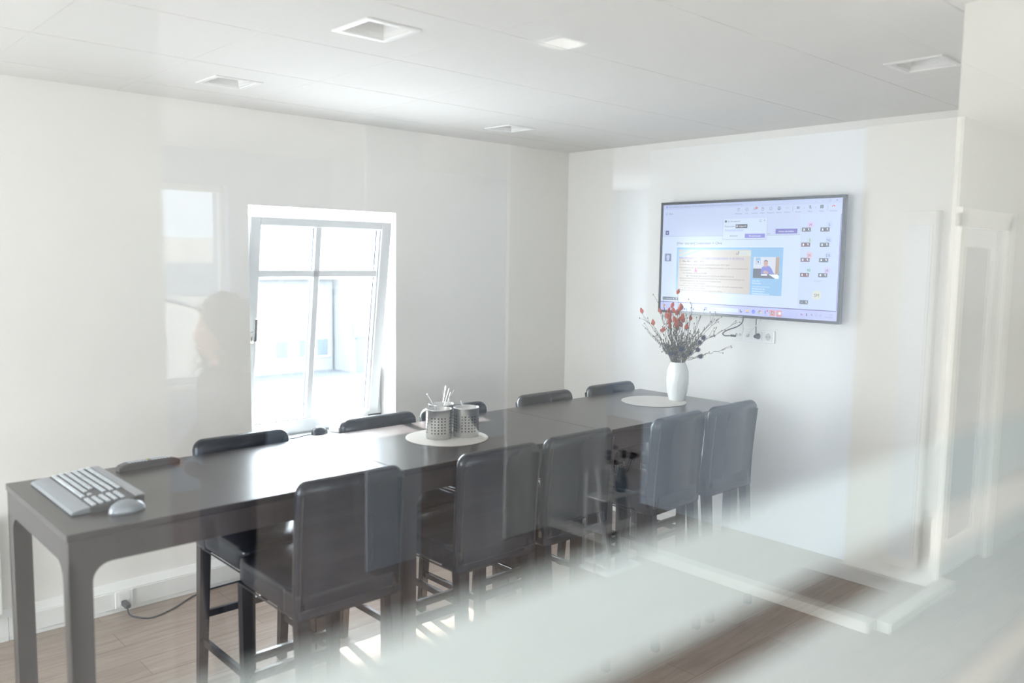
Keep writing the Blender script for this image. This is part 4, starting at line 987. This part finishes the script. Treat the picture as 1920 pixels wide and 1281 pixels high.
# ------------------------------------------------------------------ glass front with frosted film stripes
gx0_, gx1_ = -2.55, 2.14
gw = bpy.data.objects.new('window_2', None); C.objects.link(gw); gw.location = (0, 0, 0); gw['kind'] = 'structure'
gw['label'] = 'glass wall the room is seen through, with frosted stripes'; gw['category'] = 'window'
bm = new_bm(); add_box(bm, gx0_, YG, 0.08, gx1_, YG+0.008, 2.60); obj('glass_pane', bm, M_glass, gw)
bm = new_bm()
for (a, b, c, d) in ((gx0_-0.05, 0.0, gx1_+0.06, 0.08), (gx0_-0.05, 2.60, gx1_+0.06, H)): add_box(bm, a, YG-0.025, b, c, YG+0.033, d, 0.002, 1)
for a in (gx0_-0.05, gx1_): add_box(bm, a, YG-0.025, 0.08, a+0.06 if a > 0 else a+0.05, YG+0.033, 2.60, 0.002, 1)
obj('frame', bm, M_white, gw)
YFm = YG+0.0085; dF = YFm-CY
def zk(k): return CZ-k*dF
zs = [(zk(0.555), zk(0.795)), (zk(0.95), zk(1.45)), (zk(1.60), zk(1.88)), (zk(2.03), zk(2.53)), (zk(2.68), zk(2.96))]
for z1_, z0_ in zs:
    bm = new_bm(); add_box(bm, gx0_, YFm, z0_, gx1_, YFm+0.0004, z1_); obj('frosted_stripe', bm, M_film, gw).__setitem__('label', 'frosted film stripe')

# ------------------------------------------------------------------ the corridor and office behind the camera (mirrored in the glass)
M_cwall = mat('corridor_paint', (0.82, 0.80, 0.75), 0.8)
M_cwall2 = mat('dimmed_corridor_paint', (0.60, 0.575, 0.52), 0.8)  # corridor paint darkened so its reflection stays dim
M_bwall = mat('cool_white_paint', (0.70, 0.77, 0.86), 0.8)
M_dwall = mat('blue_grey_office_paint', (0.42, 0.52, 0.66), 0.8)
M_trimc = mat('cream_trim', (0.82, 0.79, 0.70), 0.45)
yc = V(-0.85)                                   # corridor wall, -3.702
bm = new_bm(); add_box(bm, -3.2, yc-0.12, 0, -0.01, yc, 2.95); struct('wall_corridor', bm, M_cwall, 'warm white corridor wall behind the camera')
bm = new_bm()
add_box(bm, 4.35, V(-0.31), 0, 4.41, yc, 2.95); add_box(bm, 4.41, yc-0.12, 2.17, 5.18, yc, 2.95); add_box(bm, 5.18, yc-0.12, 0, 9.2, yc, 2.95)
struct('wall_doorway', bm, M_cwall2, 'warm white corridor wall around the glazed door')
bm = new_bm(); add_box(bm, -3.2, YB-0.3, 0, -2.7, YB, 2.95); add_box(bm, 0.9, YB-0.3, 0, 1.30, YB, 2.95); add_box(bm, -2.7, YB-0.3, 0, 0.9, YB, 0.85); add_box(bm, -2.7, YB-0.3, 2.42, 0.9, YB, 2.95); add_box(bm, 2.27, YB-0.3, 0, 3.2, YB, 2.95); add_box(bm, 1.30, YB-0.3, 0, 2.27, YB, 0.85); add_box(bm, 1.30, YB-0.3, 2.42, 2.27, YB, 2.95)  # wide left opening added for the office fill light
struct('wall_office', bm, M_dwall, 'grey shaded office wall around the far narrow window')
bm = new_bm(); add_box(bm, 3.2, YB-0.3, 0, 5.6, YB, 2.95); add_box(bm, 6.6, YB-0.3, 0, 9.2, YB, 2.95); add_box(bm, 5.6, YB-0.3, 0, 6.6, YB, 0.9); add_box(bm, 5.6, YB-0.3, 2.45, 6.6, YB, 2.95)
struct('wall_lounge', bm, M_bwall, 'cool white wall around the added lounge opening')
bm = new_bm(); add_box(bm, 7.08, YB, 0, 7.2, yc-0.12, 2.95); struct('wall_lounge_end', bm, M_bwall, 'cool white wall carrying the branch picture')
bm = new_bm(); add_box(bm, 7.062, YB, 0, 7.08, yc-0.12, 0.11, 0.003, 1); struct('baseboard_lounge', bm, M_white, 'white skirting of the lounge end wall')
# end walls outside the frame, with openings added for the fill lights
bm = new_bm()
add_box(bm, -3.4, YG-0.06, 0, -3.2, -2.42, 2.95); add_box(bm, -3.4, -3.6, 0, -3.2, yc, 2.95); add_box(bm, -3.4, -3.6, 0, -3.2, -2.42, 0.35); add_box(bm, -3.4, -3.6, 2.62, -3.2, -2.42, 2.95)
add_box(bm, -3.4, yc-0.3, 0, -3.2, yc, 2.95); add_box(bm, -3.4, YB, 0, -3.2, -8.1, 2.95); add_box(bm, -3.4, -8.1, 0, -3.2, yc-0.3, 0.75); add_box(bm, -3.4, -8.1, 2.45, -3.2, yc-0.3, 2.95)
struct('wall_corridor_end', bm, M_cwall, 'end wall of the corridor with openings added for light')
bm = new_bm(); add_box(bm, 9.2, YB, 0, 9.4, YG, 2.95); struct('wall_corridor_far', bm, M_cwall, 'far end wall of the corridor')
bm = new_bm(); add_box(bm, XR+0.2, YG-0.06, 0, 9.2, YG, 2.95); struct('wall_corridor_side', bm, M_cwall, 'corridor wall beyond the glass front')
# columns
bm = new_bm(); add_box(bm, 3.04, V(1.41)-0.012, 0, 4.06, V(1.41), 2.69); struct('wall_column', bm, M_cwall, 'broad white wall panel in the office')
bm = new_bm(); add_box(bm, 2.01, V(1.5)-0.010, 0, 2.41, V(1.5), 2.69); struct('wall_column_slim', bm, M_bwall, 'slim white column in the office')
# far narrow window
fw = bpy.data.objects.new('window_3', None); C.objects.link(fw); fw['kind'] = 'structure'; fw['label'] = 'narrow bright window mirrored beside the head of the person'; fw['category'] = 'window'
bm = new_bm()
for (a, b, c, d) in ((1.30, 0.85, 1.36, 2.42), (2.23, 0.85, 2.27, 2.42), (1.30, 0.85, 2.27, 0.90), (1.30, 2.37, 2.27, 2.42)): add_box(bm, a, YB-0.16, b, c, YB-0.08, d, 0.003, 1)
obj('window_frame', bm, M_upvc, fw)
bm = new_bm(); add_box(bm, 1.36, YB-0.13, 0.90, 2.23, YB-0.124, 2.37); obj('glazing', bm, M_tint, fw)
bm = new_bm(); add_box(bm, 1.30, YB-0.08, 0.82, 2.27, YB+0.04, 0.85, 0.003, 1); obj('window_sill', bm, M_white, fw)
# view behind: solar roof, white building, hill
M_solar = bpy.data.materials.new('solar_panels'); M_solar.use_nodes = True; nt = M_solar.node_tree; b_n = nt.nodes['Principled BSDF']
brk = nt.nodes.new('ShaderNodeTexBrick'); brk.inputs['Scale'].default_value = 1; brk.inputs['Brick Width'].default_value = 1.0; brk.inputs['Row Height'].default_value = 1.7; brk.offset = 0
brk.inputs['Mortar Size'].default_value = 0.05; brk.inputs['Color1'].default_value = (0.06, 0.08, 0.14, 1); brk.inputs['Color2'].default_value = (0.08, 0.10, 0.16, 1); brk.inputs['Mortar'].default_value = (0.35, 0.35, 0.36, 1)
tcn = nt.nodes.new('ShaderNodeTexCoord'); nt.links.new(tcn.outputs['Object'], brk.inputs['Vector']); nt.links.new(brk.outputs[0], b_n.inputs['Base Color']); b_n.inputs['Roughness'].default_value = 0.3
hall = thing('factory_hall', 'low hall with solar panels on its roof seen mirrored through the narrow window', 'building', (6.5, -30.0, -4.2))
bm = new_bm(); add_prism(bm, [(-9, 0), (9, 0), (9, 2.6), (0, 5.0), (-9, 2.6)], -8, 8, 'y'); obj('hall_body', bm, M_render2, hall)
bm = new_bm()
add_box(bm, 0.2, -7.6, 0.05, 9.0, 7.6, 0.12); so_ = obj('solar_array', bm, M_solar, hall); so_.location = (0, 0, 5.02); so_.rotation_euler = (0, math.atan2(2.4, 9), 0)
bm = new_bm()
add_box(bm, -9.0, -7.6, 0.05, -0.2, 7.6, 0.12); so_ = obj('solar_array', bm, M_solar, hall); so_.location = (0, 0, 5.02); so_.rotation_euler = (0, -math.atan2(2.4, 9), 0)
wb = thing('building', 'distant low white building below the hill, mirrored through the narrow window', 'building', (20, -70, -4.2))
bm = new_bm(); add_box(bm, -12, -6, 0, 8, 6, 7.2); obj('wall', bm, M_render2, wb)
bm = new_bm(); add_box(bm, -11.5, 6, 3.0, 7.5, 6.08, 5.4); obj('window_band', bm, M_darkglass, wb)
bm = new_bm(); N = 40; vs = []
for i in range(N+1):
    x = -120+260*i/N; h = 4.2+0.8*math.sin(i*0.5)+0.4*math.sin(i*1.3)
    vs.append((x, h))
add_prism(bm, [(-120, -5)]+vs+[(140, -5)], -155, -150, 'y')
o = struct('hill', bm, M_hedge, 'long low wooded hill on the horizon behind the building')
# glazed door in the corridor wall and its casing
dr = bpy.data.objects.new('door_1', None); C.objects.link(dr); dr['kind'] = 'structure'; dr['label'] = 'glazed corridor door with cream casing mirrored at the right'; dr['category'] = 'door'
bm = new_bm()
for (a, b, c, d) in ((4.35, 0, 4.45, 2.17), (5.14, 0, 5.26, 2.17), (4.35, 2.09, 5.26, 2.20)): add_box(bm, a, yc, b, c, yc+0.022, d, 0.003, 1)
obj('door_casing', bm, M_trimc, dr)
bm = new_bm()
for (a, b, c, d) in ((4.45, 0.01, 4.55, 2.09), (5.04, 0.01, 5.14, 2.09), (4.55, 0.01, 5.04, 0.22), (4.55, 1.98, 5.04, 2.09)): add_box(bm, a, yc-0.07, b, c, yc-0.03, d, 0.003, 1)
lf = obj('door_leaf', bm, M_white, dr)
bm = new_bm(); add_box(bm, 4.55, yc-0.055, 0.22, 5.04, yc-0.045, 1.98); obj('door_glass', bm, M_darkglass, lf)
bm = new_bm(); add_box(bm, 4.52, yc-0.03, 1.62, 4.57, yc-0.022, 1.80); add_box(bm, 4.47, yc-0.03, 0.98, 4.50, yc+0.0, 1.10, 0.003, 1); obj('door_plate', bm, M_ceramic, lf)
# room behind the door
bm = new_bm(); add_box(bm, 4.41, yc-2.2, 0, 4.47, yc-0.125, 2.69); struct('wall_closet', bm, M_bwall, 'side wall behind the glazed door')
# tall narrow cupboard front on the pier and sill curbs
cb = thing('narrow_cupboard', 'tall narrow grey-fronted cupboard on the end of the corridor wall', 'cupboard', (4.35, V(-0.57), 0))
bm = new_bm(); add_box(bm, -0.05, -0.0, 0.09, -0.001, 0.18+0.02, 2.18, 0.003, 1)
obj('carcass', bm, M_cwall2, cb)
bm = new_bm(); add_box(bm, -0.058, 0.03, 0.15, -0.05, 0.17, 2.10, 0.002, 1); obj('door', bm, mat('grey_front', (0.52, 0.54, 0.54), 0.3), cb)
bm = new_bm(); add_box(bm, 3.46, V(1.41), 0, 3.54, V(-0.87), 0.06, 0.003, 1); add_box(bm, 3.54, V(-0.87), 0, 4.41, V(-0.95), 0.06, 0.003, 1)
struct('trim_1', bm, M_cwall2, 'low white floor profile in the corridor')
# branch picture
pic = thing('branch_picture', 'large framed picture of black bare branches, mirrored right of the screen', 'picture', (7.08, V(0.95), 1.17))
bm = new_bm(); add_box(bm, -0.03, -1.25, 0.0, 0.0, 0.0, 1.20, 0.004, 1); obj('canvas', bm, mat('pale_green_canvas', (0.52, 0.60, 0.60), 0.7), pic)
bm = new_bm(); rr = random.Random(3)
for k in range(30):
    y0, z0 = -rr.uniform(0, 1.25), rr.choice([0.55, 0.62, rr.uniform(0.3, 1.0)]); a = rr.uniform(-1.2, 1.2); L = rr.uniform(0.3, 0.8)
    y1_, z1_ = max(-1.23, min(-0.02, y0+L*math.cos(a)*rr.choice((-1, 1)))), max(0.25, min(1.0, z0+L*math.sin(a)))
    add_tube(bm, [(-0.031, y0, z0), (-0.0315, (y0+y1_)/2, (z0+z1_)/2+rr.uniform(-.03, .03)), (-0.031, y1_, z1_)], rr.choice([0.004, 0.007, 0.016]), 5)
add_tube(bm, [(-0.031, -1.2, 0.2), (-0.031, -0.05, 0.2)], 0.006, 5)
obj('branches', bm, M_black, pic)
# terracotta bench box
o = new_bm(); add_box(o, -0.5, -0.55, 0.0, 0.5, 0.55, 0.36, 0.03, 3); o = obj('low_pouf', o, mat('terracotta_fabric', (0.45, 0.22, 0.17), 0.9, bump=(200, .3))); o.location = (6.35, V(0.95), 0); tag(o, 'low terracotta pouf on the floor, mirrored right of the stools', 'pouf')
# card rack with prints and a dried bouquet (mirrored under the table)
rk = thing('card_rack', 'white stand with framed prints mirrored beneath the far table', 'stand', (3.17, V(0.56), 0))
bm = new_bm(); add_box(bm, -0.14, -0.16, 0, 0.18, 0.06, 0.02, 0.004, 1)
for sx in (-0.13, 0.15): add_box(bm, sx, -0.14, 0.02, sx+0.012, -0.128, 0.60)
for z in (0.06, 0.26, 0.46): add_box(bm, -0.13, -0.14, z-0.010, 0.162, 0.02, z)
obj('frame', bm, M_white, rk)
M_print = mat('dark_print', (0.05, 0.05, 0.06), 0.5); M_print2 = mat('grey_print', (0.35, 0.36, 0.38), 0.5)
for (x, z, mm, lb) in ((0.02, 0.06, M_print, 'dark framed print on the lowest shelf of the white stand'), (0.10, 0.26, M_print2, 'grey framed print on the middle shelf of the white stand'), (-0.05, 0.26, M_print2, 'framed line drawing on the middle shelf of the white stand'), (-0.06, 0.46, M_paper, 'printed text sheet leaning on the top shelf of the white stand')):
    f = thing('framed_print', lb, 'print', (3.17+x, V(0.56)-0.01, z), 0, 'prints on the white stand'); f.rotation_euler = (0.22, 0, 0.08)
    bm = new_bm(); add_box(bm, -0.065, -0.012, 0, 0.065, 0.0, 0.19, 0.003, 1); obj('mount', bm, M_paper, f)
    bm = new_bm()
    if mm is M_paper:
        for q in range(12): add_box(bm, -0.05, 0.0, 0.02+0.0125*q, 0.05-0.02*(q % 3), 0.001, 0.023+0.0125*q)
        obj('lines', bm, M_print, f)
    else:
        add_box(bm, -0.045, 0.0, 0.03, 0.045, 0.001, 0.165); obj('image', bm, mm, f)
dv = thing('dried_flower_vase', 'small glass vase with dark dried flowers on the white stand', 'vase', (3.27, V(0.56)-0.05, 0.46))
bm = new_bm(); add_lathe(bm, [(0.03, 0), (0.042, 0.03), (0.04, 0.08), (0.02, 0.12), (0.024, 0.14)], 20); obj('glass', bm, M_darkglass, dv)
bm = new_bm()
for k in range(9):
    a = k*0.7; tip = Vector((0.10*math.cos(a), 0.07*math.sin(a), 0.20+0.02*(k % 4))); add_tube(bm, [(0, 0, 0.1), tip*0.6, tip], 0.002, 5); add_ball(bm, tip, 0.020, (1, 1, 0.8), 8)
obj('flowers', bm, M_hair, dv)

# ------------------------------------------------------------------ person (mirrored silhouette)
def skin_chain(name, verts, edges, rads, m, parent, sub=1, root=0, merge_s=0.0):
    me = bpy.data.meshes.new(name); me.from_pydata([Vector(v) for v in verts], edges, []); o = bpy.data.objects.new(name, me); C.objects.link(o)
    md = o.modifiers.new('skin', 'SKIN'); sv = me.skin_vertices[0].data
    for i, r in enumerate(rads): sv[i].radius = r if isinstance(r, tuple) else (r, r)
    sv[root].use_root = True; md.use_smooth_shade = True
    s_ = o.modifiers.new('sub', 'SUBSURF'); s_.levels = sub; s_.render_levels = sub
    me.materials.append(m); o.parent = parent; return o
ps = thing('person', 'curly-haired person standing in dark silhouette, mirrored left of the window', 'person', (0.74, V(0.55), 0), 0.0)
# body faces local -x ; local y = left/right
pv = [(0.0, 0, 0.93), (0.0, 0, 1.05), (0.0, 0, 1.20), (-0.005, 0, 1.34), (0.0, 0, 1.42), (-0.012, 0, 1.48),
      (0.0, -0.15, 1.385), (0.02, -0.235, 1.16), (-0.14, -0.17, 1.05), (-0.215, -0.105, 1.09),
      (0.0, 0.15, 1.385), (0.02, 0.235, 1.16), (-0.14, 0.17, 1.05), (-0.215, 0.105, 1.09),
      (0.0, -0.09, 0.86), (-0.01, -0.10, 0.47), (0.02, -0.105, 0.09), (-0.11, -0.115, 0.035),
      (0.0, 0.09, 0.86), (-0.01, 0.10, 0.47), (0.02, 0.105, 0.09), (-0.11, 0.115, 0.035)]
pe = [(0, 1), (1, 2), (2, 3), (3, 4), (4, 5), (3, 6), (6, 7), (7, 8), (8, 9), (3, 10), (10, 11), (11, 12), (12, 13), (0, 14), (14, 15), (15, 16), (16, 17), (0, 18), (18, 19), (19, 20), (20, 21)]
pr_ = [(0.115, 0.145), (0.09, 0.125), (0.105, 0.14), (0.10, 0.13), (0.055, 0.06), (0.048, 0.05), 0.058, 0.045, 0.034, 0.026, 0.058, 0.045, 0.034, 0.026, 0.085, 0.058, 0.040, 0.038, 0.085, 0.058, 0.040, 0.038]
body = skin_chain('body', pv, pe, pr_, M_cloth, ps, 2)
hv = [(0, 0, 1.44), (-0.015, 0, 1.50), (-0.02, 0, 1.555), (-0.015, 0, 1.62)]
bm = new_bm(); nb = bmesh.new(); bmesh.ops.create_uvsphere(nb, u_segments=28, v_segments=20, radius=1)
for v in nb.verts:
    x, y, z = v.co; w = 0.072*(1-0.22*max(0, -z)); d = 0.095
    xx = x*d*(1-0.12*max(0, -z)); yy = y*w; zz = z*0.115
    if x < -0.85 and -0.35 < z < 0.05: xx -= 0.016*(1-abs(y)*5 if abs(y) < 0.2 else 0)      # nose
    if z < -0.5 and x < 0: xx -= 0.012
    v.co = Vector((xx-0.02, yy, zz+1.575))
for f in nb.faces: f.smooth = True
merge(bm, nb); add_tube(bm, [(0.0, 0, 1.42), (-0.012, 0, 1.52)], [0.052, 0.048], 14)
for s in (-1, 1): add_ball(bm, (0.0, s*0.074, 1.565), 0.026, (0.6, 0.35, 1.1), 10)
hdo = obj('head', bm, M_skin, ps)
bm = new_bm()
for s in (-1, 1): add_ball(bm, (-0.104, s*0.031, 1.588), 0.011, (0.7, 1, 0.7), 10)
obj('eyes', bm, M_eye, hdo)
bm = new_bm(); add_ball(bm, (-0.108, 0, 1.512), 0.02, (0.4, 1, 0.35), 10); obj('mouth', bm, M_lips, hdo)
bm = new_bm(); add_ball(bm, (0.012, 0, 1.61), 0.115, (1.0, 0.92, 0.92), 24)
rr = random.Random(11)
for k in range(90):
    a = rr.uniform(-2.2, 2.2); top = Vector((0.01+0.10*math.cos(a), 0.098*math.sin(a), 1.66+rr.uniform(-0.06, 0.04))); pts = []
    L = rr.uniform(0.16, 0.30); ph = rr.uniform(0, 6)
    for j in range(14):
        u = j/13; rad = 0.014*(0.4+u); pts.append(top+Vector((math.cos(a)*0.04*u+rad*math.cos(ph+u*16), math.sin(a)*0.05*u+rad*math.sin(ph+u*16), -L*u)))
    add_tube(bm, pts, [0.010*(1-0.75*j/13) for j in range(14)], 5)
for k in range(26):
    a = rr.uniform(0, 2*PI); e = rr.uniform(0.4, 1.4); c = Vector((0.012+0.11*math.cos(a)*math.cos(e), 0.10*math.sin(a)*math.cos(e), 1.61+0.105*math.sin(e)))
    add_ball(bm, c, rr.uniform(0.018, 0.03), (1, 1, 0.8), 8)
obj('hair', bm, M_hair, ps)
# hands holding a small camera in front of the waist
for s in (-1, 1):
    wv = Vector((-0.215, s*0.105, 1.09)); hd1 = Vector((-0.255, s*0.075, 1.115)); hd2 = Vector((-0.29, s*0.055, 1.135))
    vsn = [wv, hd1, hd2]; ed = [(0, 1), (1, 2)]; rd = [0.022, (0.028, 0.014), (0.030, 0.013)]
    for q, (L_, up) in enumerate(((0.034, 0.030), (0.038, 0.010), (0.036, -0.010), (0.028, -0.028))):
        b0 = hd2+Vector((-0.012, -s*0.002, up)); i0 = len(vsn)
        vsn += [b0, b0+Vector((-L_*0.7, -s*0.012, 0)), b0+Vector((-L_*0.9, -s*0.034, -0.002))]; ed += [(2, i0), (i0, i0+1), (i0+1, i0+2)]; rd += [0.009, 0.0085, 0.0075]
    i0 = len(vsn); t0 = hd1+Vector((0.0, -s*0.012, 0.028)); vsn += [t0, t0+Vector((-0.02, -s*0.022, 0.016)), t0+Vector((-0.034, -s*0.030, 0.006))]; ed += [(1, i0), (i0, i0+1), (i0+1, i0+2)]; rd += [0.010, 0.009, 0.008]
    skin_chain('hand', vsn, ed, rd, M_skin, ps, 1)
cm = thing('photo_camera', 'black camera held by the person mirrored in the glass', 'camera', (0.74-0.315, V(0.55), 1.13))
bm = new_bm(); add_box(bm, -0.03, -0.062, -0.04, 0.03, 0.062, 0.04, 0.006, 2); obj('body', bm, M_black, cm)
bm = new_bm(); add_tube(bm, [(-0.03, 0, 0), (-0.09, 0, 0)], 0.032, 20); obj('lens', bm, M_black, cm)
bm = new_bm()
for s in (-1, 1):
    nb = bmesh.new(); add_box(nb, -0.17, s*0.115-0.045, 0.0, 0.07, s*0.115+0.045, 0.07, 0.02, 3); merge(bm, nb)
obj('shoes', bm, M_black, ps)
